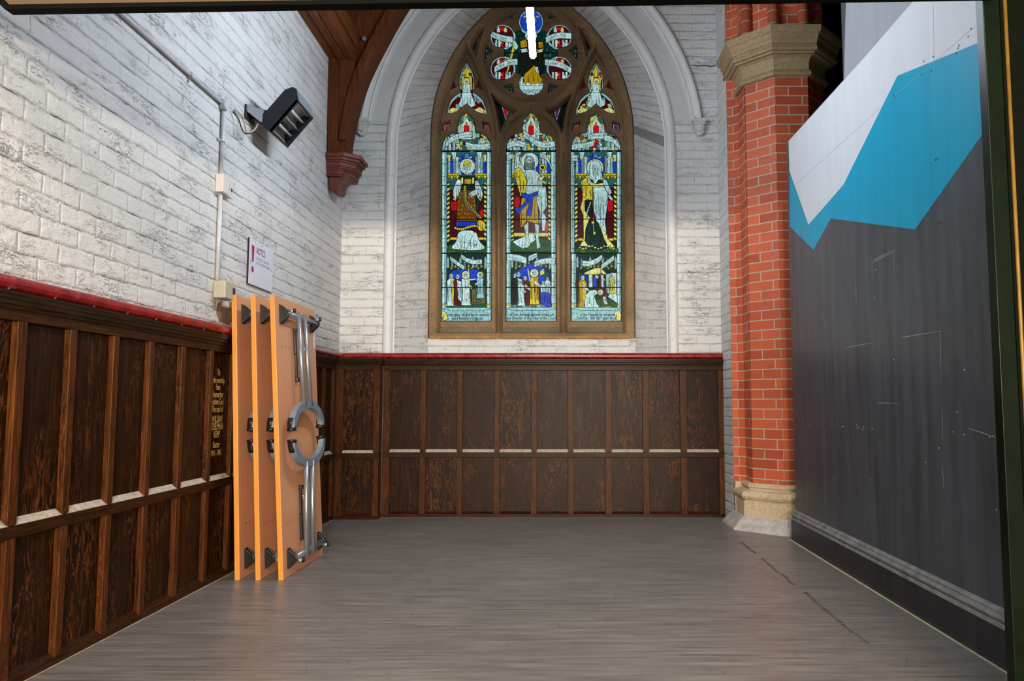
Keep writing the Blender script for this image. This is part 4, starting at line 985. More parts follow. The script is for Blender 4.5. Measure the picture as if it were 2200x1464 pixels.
def cornice(root, pts, ns, z0=ZCOR, z1=ZR0):
    """pts: plan polyline of the frame front; ns: outward mitre vectors"""
    prof = [(0, z0 - .0), (.008, z0), (.010, z0 + .012), (.016, z0 + .016), (.017, z0 + .028), (.022, z0 + .034), (.023, z0 + .046), (.024, z0 + .050), (.024, z1 - .002), (-.05, z1 - .002), (-.05, z0)]
    b = MB(); rows = [[(Vector((p[0], p[1], 0)) + Vector((n_[0], n_[1], 0)) * o) for o, z in prof] for p, n_ in zip(pts, ns)]
    for r0, r1 in zip(rows, rows[1:]):
        for i in range(len(prof)):
            j = (i + 1) % len(prof)
            b.add([(r0[i].x, r0[i].y, prof[i][1]), (r1[i].x, r1[i].y, prof[i][1]), (r1[j].x, r1[j].y, prof[j][1]), (r0[j].x, r0[j].y, prof[j][1])], [(0, 1, 2, 3)])
    for r_ in (rows[0], rows[-1]): b.add([(r_[i].x, r_[i].y, prof[i][1]) for i in range(len(prof))], [list(range(len(prof)))])
    return b.build('cornice', M['wood_c'], root)
# left run : frame front at X=-1.917
XF = -1.917
wl_ = thing('wall_panelling', 'long dark oak panelling along the left wall, gold memorial lettering on one panel', 'panelling', (XF, 4, 0), 'dark oak wall panelling')
def leftS(px_side, px_front_end):   # stile from its near side edge to its far edge, on the front plane
    a = XF / ray(px_side, 867)[0] * ray(px_side, 867)[1]; b = XF / ray(px_front_end, 867)[0] * ray(px_front_end, 867)[1]; return (a, b)
st_l = [(2.42, 2.468), (2.72, 2.768)] + [(y, y + .042) for y in (3.018, 3.316, 3.614, 3.944 - .02, 4.252, 4.556, 4.86, 5.16, 5.46, 5.76, 6.06, 6.36)] + [(6.64, 6.70)]
panelling(wl_, (XF, 0, 0), (0, 1, 0), (1, 0, 0), st_l, (2.0, 6.70))
cornice(wl_, [(XF, 2.0), (XF, 6.70)], [(1, 0), (1, -1)])
# memorial lettering: on the panel between px 441 and 479
vs_all = MB()
ya, yb = 4.295, 4.556; yc = (ya + yb) / 2 - .006
XT = XF - PD + .0012
def ltext(txt, z, size, sx, dy=0):
    vs, fs = text_mb(txt, size, sx, bold=.0006); lm = MB(); lm.add([(XT, yc + dy + x, z + y) for x, y in vs], fs); lo = lm.build('lettering_line', M['gold'], wl_, recalc=False); lo['label'] = 'gold painted lettering'
for txt, py, sz in [('Ye', 800, .056), ('who worship', 817, .050), ('here', 832, .050), ('Remember', 848, .052), ('before God', 864, .052), ('The soul of', 880, .052),
                    ('WILLIAM', 902, .056), ('EDELMAN', 918, .056), ('KEMP', 935, .056), ('Rector', 957, .052), ('1911 - 1941', 975, .048)]:
    z = atX(459, py, XT).z; ltext(txt, z, sz, .60)
# projecting section at the left of the back wall
wp = thing('wall_panelling', 'narrow projecting section of dark oak panelling in the left corner', 'panelling', (-1.73, 6.70, 0), 'dark oak wall panelling')
panelling(wp, (0, 6.70, 0), (1, 0, 0), (0, -1, 0), [(-1.917, -1.853), (-1.585, -1.535)], (-1.917, -1.535))
mbx = MB(); mbx.box((-1.5365, 6.702, 0), (-1.56, 6.83, ZCOR)); mbx.build('return_board', M['wood_v'], wp)
cornice(wp, [(-1.917, 6.70), (-1.535, 6.70), (-1.535, 6.84)], [(-.001, -1), (1, -1), (1, 0)])
# back run
wb = thing('wall_panelling', 'long run of dark oak panelling of nine bays under the stained glass window', 'panelling', (0, 6.83, 0), 'dark oak wall panelling')
stx = [(822, 838), (903, 915.5), (982, 994), (1062, 1074), (1141.5, 1153.5), (1220, 1232), (1300, 1314), (1380.5, 1394), (1461, 1475), (1543, 1556)]
stb = [(atY(a, 880, 6.83).x, atY(b, 880, 6.83).x) for a, b in stx]
panelling(wb, (0, 6.83, 0), (1, 0, 0), (0, -1, 0), stb, (stb[0][0], stb[-1][1]))
cornice(wb, [(-1.52, 6.83), (stb[-1][1], 6.83)], [(0, -1), (0, -1)])

# red tile rail, with joints : two trims
def tile_rail(name, a, b, n, seg):
    mb = MB(); a = Vector(a); b = Vector(b); n = Vector(n); L = (b - a).length; u = (b - a).normalized(); k = 0; s0 = 0
    prof = [(0, 0)] + [(.030 + .028 * math.cos(t), .0275 + .0275 * math.sin(t)) for t in [R(-90 + 18 * i) for i in range(11)]] + [(0, .055)]
    while s0 < L - .001:
        s1 = min(L, s0 + seg); e0, e1 = s0 + .0012, s1 - .0012
        rows = [[a + u * e + n * o_ + Vector((0, 0, ZR0 + z_)) for o_, z_ in prof] for e in (e0, e1)]
        m_ = len(prof); mb.add(rows[0] + rows[1], [(i, i + 1, m_ + i + 1, m_ + i) for i in range(m_ - 1)], 0, None, True)
        mb.add(rows[0], [list(range(m_))]); mb.add(rows[1], [list(range(m_))])
        mb.box(*(lambda p, q_: (p, q_))(a + u * (s1 - .0015) + Vector((0, 0, ZR0 + .002)), a + u * (s1 + .0015) + n * .050 + Vector((0, 0, ZR0 + .040))), 1)
        s0 = s1
    return tag(mb.build(name, [M['tile'], M['seam']]), kind='structure')
tile_rail('trim_1', (XL, 1.9, 0), (XL, 6.86, 0), (1, 0, 0), .247)
tile_rail('trim_2', (-1.90, YB, 0), (1.50, YB, 0), (0, -1, 0), .247)

# ------------------------------------------------------------------ brick pier
PX, PY = 1.922, 6.373
pier = thing('brick_pier', 'octagonal red brick pier with moulded stone capital and pale stone base on the right', 'pier', (PX, PY, 0))
def octa(a): 
    t = a * math.tan(R(22.5)); return [(PX - t, PY - a), (PX + t, PY - a), (PX + a, PY - t), (PX + a, PY + t), (PX + t, PY + a), (PX - t, PY + a), (PX - a, PY + t), (PX - a, PY - t)]
def octsweep(mb, prof, mat=0, smooth=False):
    u0 = 0
    for (a0, z0), (a1, z1) in zip(prof, prof[1:]):
        o0, o1 = octa(a0), octa(a1); side = a0 * 2 * math.tan(R(22.5))
        for i in range(8):
            j = (i + 1) % 8; U = i * side
            mb.add([(*o0[i], z0), (*o0[j], z0), (*o1[j], z1), (*o1[i], z1)], [(0, 1, 2, 3)], mat, [[(U, z0), (U + side, z0), (U + side, z1), (U, z1)]], smooth)
zb_ = .345; zcb = atY(1704, 164, PY - .33).z
mb = MB(); octsweep(mb, [(.33, zb_), (.33, zcb + .03)])
mb.build('lower_shaft', M['red_brick'], pier, recalc=False)
# side shaft between the pier and the white wall
mb = MB(); pl = [(1.499, 6.88), (1.499, 6.505), (1.546, 6.49), (1.588, 6.44), (1.5895, 6.23), (1.70, 6.3)]
L = 0.06
for (a, b) in zip(pl[1:], pl[2:]):
    d = math.hypot(b[0]-a[0], b[1]-a[1]); mb.add([(*a, zb_), (*b, zb_), (*b, ZC), (*a, ZC)], [(0, 1, 2, 3)], 0, [[(L, zb_), (L + d, zb_), (L + d, ZC), (L, ZC)]]); L += d
mb.build('side_shaft', M['red_brick'], pier, recalc=False)
zt_ = atY(1714, 51, PY - .49).z
mb = MB(); a_ = .275; octsweep(mb, [(a_, zt_ - .02), (a_, ZC)])
for i, c_ in enumerate(octa(.30)):
    cx_, cy_ = c_; mb.tube([(cx_, cy_, zt_ - .02), (cx_, cy_, ZC)], .045, 14)
mb.build('upper_shaft', M['red_brick'], pier, recalc=False)
Zc = lambda py, a: atY(1704, py, PY - a).z
mb = MB()
cp = [(.33, Zc(164, .33)), (.355, Zc(163, .355)), (.372, Zc(159, .37)), (.375, Zc(155, .375)), (.362, Zc(151, .36)), (.345, Zc(149, .345)),
      (.348, Zc(135, .35)), (.362, Zc(124, .36)), (.385, Zc(117, .385)), (.41, Zc(113.5, .41)), (.414, Zc(110, .41)), (.436, Zc(107, .43)), (.445, Zc(101, .445)), (.435, Zc(96, .435)), (.432, Zc(93, .43)),
      (.440, Zc(92, .44)), (.444, Zc(84, .445)), (.456, Zc(80, .455)), (.458, Zc(73, .46)), (.462, Zc(71, .462)), (.478, Zc(66, .478)), (.484, Zc(62, .484)), (.488, Zc(60, .49)), (.490, Zc(52, .49)), (.482, Zc(50.5, .49)), (.26, Zc(50, .49) + .01)]
octsweep(mb, cp); mb.build('capital', M['cap'], pier, recalc=False)
mb = MB()
bp = [(.33, .362), (.352, .360), (.372, .345), (.374, .332), (.362, .322), (.362, .312), (.388, .306), (.412, .298), (.428, .280), (.430, .262), (.420, .242), (.404, .232), (.404, .226), (.413, .222), (.413, .108), (.418, .10)]
octsweep(mb, bp[::-1]); 
mb.box((1.505, 6.47, 0), (1.60, 6.80, .35))
mb.build('base_mouldings', M['base'], pier, recalc=False)
mb = MB(); octsweep(mb, [(.507, 0), (.505, .014), (.497, .026), (.420, .104), (.40, .106)])
mb.poly([atY(1594, 1096, 5.955), atY(1607, 1098, 5.95), atY(1615, 1112, 5.93), atY(1612, 1124, 5.9), atY(1596, 1118, 5.93)]) if False else None
mb.build('plinth', M['base_grey'], pier, recalc=False)

# ------------------------------------------------------------------ right wall: painted board, upper dark wall behind it, baseboard
def XW(y): return 1.714 + (y - 2.9) * .0194
def atW(px, py, off=0):
    # intersection of a view ray with the board plane x = 1.714 + (y-2.9)*.0194 - off
    d = ray(px, py); k = 1.714 - 2.9 * .0194 - off; t = k / (d[0] - .0194 * d[1]); return Vector((d[0]*t, d[1]*t, 1 + d[2]*t))
def onb(y, z, off=0): return Vector((XW(y) - off, y, z))
ye = atW(1697, 600).y
p_c = atW(1694, 302); p_d = atW(1812, 172); p_e = atW(1818, -60)
outl = [onb(2.2, 0), onb(ye, 0), onb(ye, p_c.z), onb(p_d.y, p_d.z), onb(p_d.y, p_e.z + .8), onb(2.2, p_e.z + .8)]
mb = MB(); mb.prism([(v.x, v.y, v.z) for v in outl], (.018, 0, 0), 0)
def shape(pts, mat, off):
    mb.poly([tuple(p_) for p_ in pts], mat)
wt = []
white = [atW(1694, 303.5, .0006), atW(1862, 118, .0006), atW(1964, 0, .0006), atW(2140, -205, .0006), atW(2330, -205, .0006), atW(2260, 36, .0006), atW(2116, 86, .0006), atW(1928, 163, .0006), atW(1812, 397, .0006), atW(1737, 483, .0006), atW(1696, 368, .0006)]
shape(white, 2, 0)
teal = [atW(2116, 86, .0008), atW(2300, 22, .0008), atW(2320, 0, .0008), atW(2330, 120, .0008), atW(2123, 272, .0008), atW(1966, 493, .0008), atW(1785, 469.5, .0008), atW(1748, 537, .0008), atW(1697, 487, .0008), atW(1696, 370, .0008), atW(1737, 483, .0008), atW(1812, 397, .0008), atW(1928, 163, .0008)]
shape(teal, 1, 0)
upper = [atW(1813, 172, .0005), atW(1819, -60, .0005), atW(1819, -400, .0005), atW(2140, -400, .0005), atW(2140, -205, .0005), atW(1964, 0, .0005), atW(1862, 118, .0005)]
shape(upper, 3, 0)
def seam(p0, p1, off=.0012, w_=.0018):
    a, b = atW(*p0, off), atW(*p1, off); n_ = (b - a).normalized().cross(Vector((1, 0, 0))) * w_
    mb.poly([a, b, b + n_, a + n_], 3)
seam((1700, 405), (1900, 225)); seam((1900, 225), (2112, 42)); seam((2004, -20), (2009, 290))
def smear(p0, p1, w_=.0022): 
    a, b = atW(*p0, .0011), atW(*p1, .0011); n_ = (b - a).normalized().cross(Vector((1, 0, 0))) * w_
    mb.poly([a, a.lerp(b, .5) + n_ * .2, b, b + n_ * .3, a.lerp(b, .45) + n_, a + n_ * .6], 5)
for l_ in [((1873, 566), (1923, 540)), ((1875, 560), (1924, 536)), ((1817, 747), (1876, 737)), ((1936, 726), (2020, 712)), ((1885, 866), (1934, 868)), ((2020, 712), (2022, 830)), ((2024, 880), (2025, 955)), ((2024, 1000), (2028, 1056)), ((2078, 920), (2152, 945)), ((1873, 566), (1874, 600)), ((1918, 545), (1920, 580)), ((1838, 610), (1840, 655))]:
    smear(*l_)
random.seed(5)
for i in range(60):
    x = 1725 + 160 * random.random() ** 1.3 if i < 34 else random.uniform(1720, 2150); y = 911 + (x - 1725) * .07 + random.gauss(0, 3) if i < 42 else random.uniform(560, 1120)
    a = atW(x, y, .0012); r_ = random.uniform(.0015, .0045); mb.poly([a + Vector((0, r_ * math.cos(t) * 1.6, r_ * math.sin(t))) for t in (0, 1.2, 2.4, 3.6, 4.8)], 5 if random.random() < .8 else 6)
for (x, y) in [(2005, 122), (2001, 152), (1985, 132), (1980, 160), (2058, 104), (2060, 98), (2055, 115), (2086, 62), (2080, 79), (1920, 205), (1921, 210), (2010, 344), (2014, 341), (2015, 480), (2021, 479)]:
    a = atW(x, y, .0012); r_ = .005; mb.poly([a + Vector((0, r_ * math.cos(t) * 1.2, r_ * math.sin(t))) for t in (0, 1.2, 2.4, 3.6, 4.8)], 4)
brd = mb.build('wall_right', [M['bgrey'], M['bteal'], M['bwhite'], M['bupper'], M['crack'], M['bwhite'], M['goldline']], recalc=False); tag(brd, kind='structure')
mb = MB(); mb.box((2.42, 2.4, 0), (2.5, 7.1, ZC)); tag(mb.build('wall_side', M['greend']), kind='structure')
mb = MB(); mb.box((1.60, 6.92, 0), (2.5, 7.0, ZC)); tag(mb.build('wall_corner', M['greend']), kind='structure')
# baseboard with two bead mouldings
mb = MB(); prof = [(0, 0), (.030, 0), (.030, .150), (.028, .165), (.020, .170), (.030, .176), (.034, .186), (.028, .196), (.016, .199), (.018, .206), (.012, .214), (0, .218)]
A = [(XW(2.2) - o_, 2.2, z_) for o_, z_ in prof]; B = [(XW(ye + .02) - o_, ye + .02, z_) for o_, z_ in prof]
for i in range(len(prof) - 1): mb.add([A[i], B[i], B[i+1], A[i+1]], [(0, 1, 2, 3)], 1 if prof[i][1] >= .15 else 0)
mb.add(B, [list(range(len(B)))])
tag(mb.build('baseboard_right', [M['trim_dark'], M['trim_worn']], recalc=False), kind='structure')

# ------------------------------------------------------------------ timber roof bracket + wall plate
YT = 6.35
tb = thing('roof_bracket', 'dark stained timber wall post with curved brace standing on a moulded corbel', 'roof timber', (-1.85, YT, 3.1))
def front(name, pts, y0, dep, mat, bev=.004):
    mb = MB(); mb.prism([(lambda v: (v.x, y0, v.z))(atY(x, y, y0)) for x, y in pts], (0, dep, 0)); return mb.build(name, M[mat], tb, bevel=bev)
front('post', [(722, 332), (744, 332), (744, 285), (763, 200), (763, -60), (722, -60)], YT + .02, .22, 'pine')
front('side_strip', [(703.5, 334), (725, 334), (725, 122), (703.5, 125)], YT, .20, 'pine')
front('infill_board', [(744, 285), (756, 238), (774, 175), (798, 120), (822, 75), (855, 12), (904, -60), (763, -60)], YT + .05, .06, 'pine')
br_out = smooth_pts([(759, 300), (761, 285), (771, 238), (789, 174), (813, 120), (837, 75), (870, 15), (912, -50)], it=2)
br_in = smooth_pts([(739, 300), (741, 285), (748, 240), (764, 176), (787, 121), (811, 75), (843, 15), (884, -50)], it=2)
front('curved_brace', [(x - 16, y) for x, y in br_out] + [(x - 12, y) for x, y in br_in[::-1]], YT - .005, .24, 'pine', .006)
mb = MB(); a = atY(784, 86, YT + .05); mb.tube([a, a - Vector((0, .03, 0))], .018, 10); mb.build('bolt_head', M['greytop'], tb)
# corbel : half-octagon steps
cb = thing('wall_corbel', 'red-brown moulded corbel carrying the timber wall post in the left corner', 'corbel', (-1.86, YT, 2.85))
xw = XL
def czz(py): return atY(730, py, YT).z
mb = MB()
tiers = [(326, 329, .268, .02), (329, 337, .285, 0), (337, 343, .262, .01), (343, 347, .242, .02), (347, 356, .232, .025), (356, 360, .225, .03), (360, 364, .212, .035), (364, 372, .205, .04), (372, 376, .195, .045)]
for ya_, yb_, wd, yo in tiers:
    z1_, z0_ = czz(ya_), czz(yb_); y0_ = YT - .02 + yo; y1_ = YT + .30
    mb.prism([(xw, y0_, z0_), (xw + wd * .55, y0_, z0_), (xw + wd, y0_ + .10, z0_), (xw + wd, y1_, z0_), (xw, y1_, z0_)], (0, 0, z1_ - z0_))
mb.build('corbel_mouldings', M['corbel'], cb, bevel=.003)
mb = MB(); con = smooth_pts([(704, 374), (752, 374), (747, 382), (736, 388), (731, 398), (731, 408), (724, 414), (716, 411), (708, 406)], True, 2)
mb.prism([(lambda v: (v.x, YT + .05, v.z))(atY(x, y, YT + .05)) for x, y in con], (0, .18, 0)); 
mb.tube([atY(717, 404, YT + .045), atY(717, 404, YT + .045) - Vector((0, -.05, 0))], .026, 12)
mb.build('corbel_console', M['corbel'], cb, bevel=.006)
# wall plate
wpl = thing('wall_plate', 'stepped orange-brown timber plate along the top of the left wall', 'roof timber', (XL, 4.5, 3.95))
for i, (xa, xb, z0_) in enumerate([(XL + .001, XL + .075, 3.955), (XL + .082, XL + .145, 3.945), (XL + .152, XL + .215, 3.95)]):
    mb = MB(); mb.box((xa, 2.4, z0_), (xb, 6.36, z0_ + .16)); mb.build('plate_board', M['pine_h'], wpl, bevel=.004)
mb = MB(); mb.box((XL + .001, 2.4, 4.06), (XL + .24, 6.36, 4.2)); mb.build('plate_beam', M['pine_h'], wpl)

# ------------------------------------------------------------------ folding tables
def make_table(label, L=1.635, Wd=.745, T=.028):
    t = thing('folding_table', label, 'table', (0, 0, 0), 'folded tables against the left wall')
    # local: z up along length, y along width, x out of the underside (x=0 underside face), top behind at x<0
    b = MB(); b.box((-T, .001, 0), (-.0005, Wd - .001, L)); 
    b2 = MB(); 
    top = b.build('tabletop', M['beech_edge'], t, bevel=.002)
    b = MB(); b.box((-.001, .003, .003), (.0006, Wd - .003, L - .003)); 
    for zz in (.06, L - .06, .30, L - .30):
        for yy in (.10, .16, .22): b.box((.0006, yy, zz), (.0014, yy + .006, zz + .009), 1)
    b.box((.0006, Wd - .05, L - .26), (.0016, Wd - .01, L - .16), 2)
    if True: b.build('underside', [M['beech'], M['blackp'], M['whitebox']], t, recalc=False)
    for end in (0, 1):
        def Z(z): return z if end == 0 else L - z
        def yt(b_): return b_
        hx = .036
        bz = .105
        b = MB(); b.tube([(hx, .10, Z(bz)), (hx, Wd - .10, Z(bz))], .017, 12); b.build('pivot_bar', M['steel'], t)
        for ys in (.075, Wd - .075):
            b = MB(); s_ = 1 if ys < .3 else -1
            pts = [(.0, Z(bz - .058)), (.0, Z(bz + .058)), (.015, Z(bz + .050)), (.052, Z(bz + .018)), (.058, Z(bz)), (.052, Z(bz - .018)), (.015, Z(bz - .050))]
            b.prism([(x, ys - s_ * .006, z) for x, z in pts], (0, s_ * .014, 0))
            b.prism([(x, ys - s_ * .006, z) for x, z in [(.0, Z(bz - .058)), (.0, Z(bz + .058)), (.005, Z(bz + .058)), (.005, Z(bz - .058))]], (0, s_ * .05, 0))
            b.prism([(x * .9, ys + s_ * .03, z) for x, z in pts], (0, s_ * .01, 0)); b.build('bracket', M['blackp'], t, bevel=.004)
            b = MB(); b.tube([(hx + .004, ys + s_ * .05, Z(bz - .02)), (hx + .038, ys + s_ * .05, Z(bz - .022))], .0115, 12); sp = b.build('spigot', M['steel'], t)
            b = MB(); b.tube([(hx + .033, ys + s_ * .05, Z(bz - .022)), (hx + .044, ys + s_ * .05, Z(bz - .022))], .0135, 12); b.build('spigot_cap', M['blackp'], t)
        zm = .645 if end == 0 else .655
        for yy in (.268, .385):
            b = MB(); b.tube([(hx + .012, yy, Z(bz - .028)), (.066, yy, Z(zm))], .0145, 14); b.build('leg_tube', M['steel'], t)
        # curved foot with rubber pads
        b = MB(); yc_ = .345; hw = .272; sag = .135; n = 18; ring = []
        for i in range(n + 1):
            tt = math.pi * i / n; y = yc_ - hw * math.cos(tt); z = zm - .012 + sag * (1 - math.sin(tt)); 
            ty, tz = hw * math.sin(tt), -sag * math.cos(tt); l = math.hypot(ty, tz); ny, nz = -tz / l, ty / l
            th_ = .023; ring.append([(.042, y + ny * th_, z + nz * th_), (.074, y + ny * th_, z + nz * th_), (.074, y - ny * th_, z - nz * th_), (.042, y - ny * th_, z - nz * th_)])
        for i in range(n):
            for k in range(4):
                b.add([(x, y, Z(z)) for x, y, z in (ring[i][k], ring[i+1][k], ring[i+1][(k+1) % 4], ring[i][(k+1) % 4])], [(0, 1, 2, 3)])
        for rg in (ring[0], ring[-1]): b.add([(x, y, Z(z)) for x, y, z in rg], [(0, 1, 2, 3)])
        b.build('curved_foot', M['arc'], t, bevel=.004)
        for s_ in (-1, 1):
            b = MB(); y = yc_ + s_ * hw; z = zm - .012 + sag
            b.tube([(0.050, y - s_ * .004, Z(z - .055)), (0.050, y, Z(z - .03)), (0.050, y, Z(z + .004)), (0.050, y, Z(z + .006)), (0.050, y, Z(z + .016)), (0.050, y, Z(z + .019))], [.019, .023, .025, .028, .028, .024], 18)
            b.build('foot_pad', M['blackp'], t)
        b = MB(); b.box((0, .308, Z(.33)), (.012, .338, Z(.485))); b.box((0, .300, Z(.17)), (.014, .332, Z(.33)))
        b.box((.0, .296, Z(.17)), (.018, .336, Z(.19))); b.box((.0, .304, Z(.475)), (.020, .342, Z(.50)))
        b.build('slide_plate', M['blackp'], t, bevel=.003)
        b = MB(); b.tube([(.018, .322, Z(.44)), (.056, .402, Z(.215))], .0055, 8); b.build('stay_rod', M['steel'], t)
    return t
def copy_tree(o, parent=None):
    c = o.copy(); COL.objects.link(c); c.parent = parent
    for ch in list(o.children): copy_tree(ch, c)
    return c
specs = [((-1.540, 4.425), -1.640, 'front folded beech table with its grey steel legs in full view'),
         ((-1.672, 4.430), -1.753, 'middle one of three folded beech tables leaning against the left wall'),
         ((-1.790, 4.430), -1.864, 'rearmost folded beech table, resting against the red tile rail')]
t0 = make_table(specs[0][2])
for i, ((x, y), xt, lab) in enumerate(specs):
    t = t0 if i == 0 else copy_tree(t0); t['label'] = lab
    t.location = (x, y, .0); t.rotation_euler = (0, -math.asin((x - xt) / 1.635), 0)

# ------------------------------------------------------------------ heater
ht = thing('infrared_heater', 'black wall-mounted radiant heater with two lamp tubes, tilted down on the left wall', 'heater', (XL, 4.9, 2.83))
A_ = Vector((-1.642, 0, 2.932)); B_ = Vector((-1.812, 0, 2.724)); e2 = (B_ - A_); Lh = e2.length; e2 = e2 / Lh; nn = Vector((-e2.z, 0, e2.x)); nn = nn if nn.x > 0 else -nn
y0h, y1h = 4.75, 5.05; dpt = .115
def H(a, y, d): v = A_ + e2 * a + nn * d; return (v.x, y, v.z)      # a along the tall side, d forward
sec = [(0, 0), (-.050, -.060), (-.044, -.088), (.0, -dpt), (Lh - .045, -dpt), (Lh - .015, -.098), (Lh, -.075), (Lh, 0)]
mb = MB(); n = len(sec); ysec = [(y0h, 1.0), (y0h - .0, 1.0)]
S0 = [H(a, y0h, d) for a, d in sec]; S1 = [H(a, y1h, d) for a, d in sec]
for i in range(n - 1): mb.add([S0[i], S0[i+1], S1[i+1], S1[i]], [(0, 1, 2, 3)], 1 if i == 0 or i == 1 else 0)
mb.add(S0, [list(range(n))]); mb.add(S1, [list(range(n))])
fr = .012   # front rim
for (a0, a1, ya_, yb_) in [(0, Lh, y0h, y0h + fr), (0, Lh, y1h - fr, y1h), (0, fr, y0h, y1h), (Lh - fr, Lh, y0h, y1h)]:
    mb.hexa([H(a0, ya_, -.02), H(a1, ya_, -.02), H(a1, yb_, -.02), H(a0, yb_, -.02), H(a0, ya_, .004), H(a1, ya_, .004), H(a1, yb_, .004), H(a0, yb_, .004)])
mb.build('housing', [M['blackm'], M['greytop']], ht, bevel=.004)
for k in range(2):
    a0 = .014 + k * (Lh - .028) / 2; a1 = a0 + (Lh - .028) / 2; mb = MB(); pr_ = []
    for i in range(11):
        t = math.pi * i / 10; pr_.append((a0 + (a1 - a0) * (1 - math.cos(t)) / 2, -.004 - .062 * math.sin(t)))
    for (p0, p1) in zip(pr_, pr_[1:]): mb.add([H(p0[0], y0h + fr, p0[1]), H(p1[0], y0h + fr, p1[1]), H(p1[0], y1h - fr, p1[1]), H(p0[0], y1h - fr, p0[1])], [(0, 1, 2, 3)], 0, None, True)
    mb.build('reflector', M['reflector'], ht, recalc=False)
    am = (a0 + a1) / 2; mb = MB(); mb.tube([H(am, y0h + .02, -.026), H(am, y1h - .02, -.026)], .009, 12); lt = mb.build('lamp_tube', M['lampglass'], ht)
    for ye_ in (y0h + .013, y1h - .033):
        mb = MB(); mb.tube([H(am, ye_, -.026), H(am, ye_ + .02, -.026)], .014, 12); mb.build('lamp_holder', M['blackp'], lt)
mb = MB()
mb.box((XL + .001, 4.66, 2.785), (XL + .012, 4.80, 2.875))
mb.prism([(XL + .01, 4.67, 2.876), (XL + .01, 4.67, 2.83), (-1.88, 4.74, 2.785), (-1.78, 4.85, 2.80), (-1.78, 4.85, 2.876)], (.0, .10, 0))
mb.build('mounting_bracket', M['blackm'], ht, bevel=.003)
def bez(pts, n=10):
    o = []; P_ = [Vector(p_) for p_ in pts]; P_ = [P_[0]] + P_ + [P_[-1]]
    for i in range(1, len(P_) - 2):
        for j in range(n):
            t = j / n; a, b, c, d = P_[i-1], P_[i], P_[i+1], P_[i+2]
            o.append(.5 * ((2*b) + (-a + c)*t + (2*a - 5*b + 4*c - d)*t*t + (-a + 3*b - 3*c + d)*t*t*t))
    o.append(P_[-2]); return o
for nm, mat_, pts, r_ in [('cream_flex', 'cablew', [(505, 236), (521, 250), (527, 275), (531, 286), (545, 280), (554, 266)], .005), ('black_flex', 'cableb', [(500, 240), (512, 255), (519, 275), (528, 287), (545, 283), (556, 268)], .004)]:
    P_ = [atX(x, y, XL + .012 + .018 * i) for i, (x, y) in enumerate(pts)]
    mb = MB(); mb.tube(bez(P_), r_, 8); mb.build(nm, M[mat_], ht)

# ------------------------------------------------------------------ conduit, boxes, sign
Xc = XL + .014
cd = thing('electrical_conduit', 'white painted conduit running along the left wall and down to the switch box', 'conduit', (XL, 4.33, 2.7))
mb = MB(); mb.tube([(Xc, 2.45, 2.735), (Xc, 3.35, 2.735), (Xc, 4.32, 2.738)], .0105, 10); mb.build('pipe', M['conduit'], cd)
mb = MB(); mb.tube([(Xc, 4.335, 2.73), (Xc, 4.337, 2.318)], .0105, 10); mb.tube([(Xc, 4.337, 2.207), (Xc, 4.340, 1.703)], .0125, 10); mb.build('pipe', M['conduit'], cd)
mb = MB(); mb.tube([(XL + .004, 4.335, 2.735), (XL + .034, 4.335, 2.735)], .034, 20); mb.tube([(XL + .034, 4.335, 2.735), (XL + .037, 4.335, 2.735)], .029, 20); mb.build('junction_box', M['conduit'], cd, bevel=.002)
for (y, z) in [(3.93, 2.736), (3.2, 2.735)]:
    mb = MB(); mb.tube([(XL + .004, y, z), (XL + .030, y, z)], .013, 10); mb.tube([(Xc, y - .008, z), (Xc, y + .008, z)], .0165, 10); mb.tube([(XL + .004, y, z - .03), (XL + .012, y, z - .03)], .008, 8); mb.build('clip', M['conduit'], cd)
for z in (2.52,):
    mb = MB(); mb.tube([(Xc, 4.336, z - .008), (Xc, 4.336, z + .008)], .0165, 10); mb.tube([(XL + .004, 4.30, z), (XL + .012, 4.30, z)], .010, 8); mb.build('clip', M['conduit'], cd)
js = thing('switch_box', 'white spur box on the conduit halfway down the left wall', 'electrical box', (XL, 4.34, 2.27))
mb = MB(); mb.box((XL + .001, 4.295, 2.21), (XL + .045, 4.385, 2.315)); fb = mb.build('box_body', M['whitebox'], js, bevel=.004)
mb = MB(); mb.box((XL + .0451, 4.297, 2.212), (XL + .048, 4.49, 2.315)); 
mb = MB(); mb.box((XL + .001, 4.385, 2.213), (XL + .03, 4.47, 2.312)); mb.box((XL + .030, 4.40, 2.25), (XL + .033, 4.415, 2.27), 1); mb.box((XL + .030, 4.44, 2.25), (XL + .033, 4.455, 2.27), 1); mb.build('face_plate', [M['whitebox'], M['blackp']], js, bevel=.002)
bs = thing('switch_box', 'beige switch box at the foot of the conduit above the tables', 'electrical box', (XL, 4.40, 1.65))
mb = MB(); mb.box((XL + .001, 4.315, 1.60), (XL + .072, 4.46, 1.70)); mb.build('box_body', M['beigebox'], bs, bevel=.006)
mb = MB(); mb.box((XL + .073, 4.41, 1.635), (XL + .077, 4.44, 1.67)); mb.build('rocker_switch', M['blackp'], bs, bevel=.002)
sg = thing('notice_sign', 'white notice board with a magenta exclamation mark on the left wall', 'sign', (XL, 4.98, 1.9))
sy0, sy1, sz0, sz1 = 4.777, 5.185, 1.752, 2.05
mb = MB(); mb.box((XL + .001, sy0, sz0), (XL + .012, sy1, sz1)); mb.build('backing_board', M['blackp'], sg)
mb = MB(); mb.box((XL + .0121, sy0 + .003, sz0 + .003), (XL + .015, sy1 - .001, sz1 - .001)); mb.build('sign_face', M['sign'], sg)
xs_ = XL + .0156
def onsign(u, v): return (xs_, sy0 + (sy1 - sy0) * u, sz1 - (sz1 - sz0) * v)
mb = MB(); mb.poly([onsign(*q_) for q_ in [(.08, .13), (.19, .15), (.165, .49), (.105, .49)]]); 
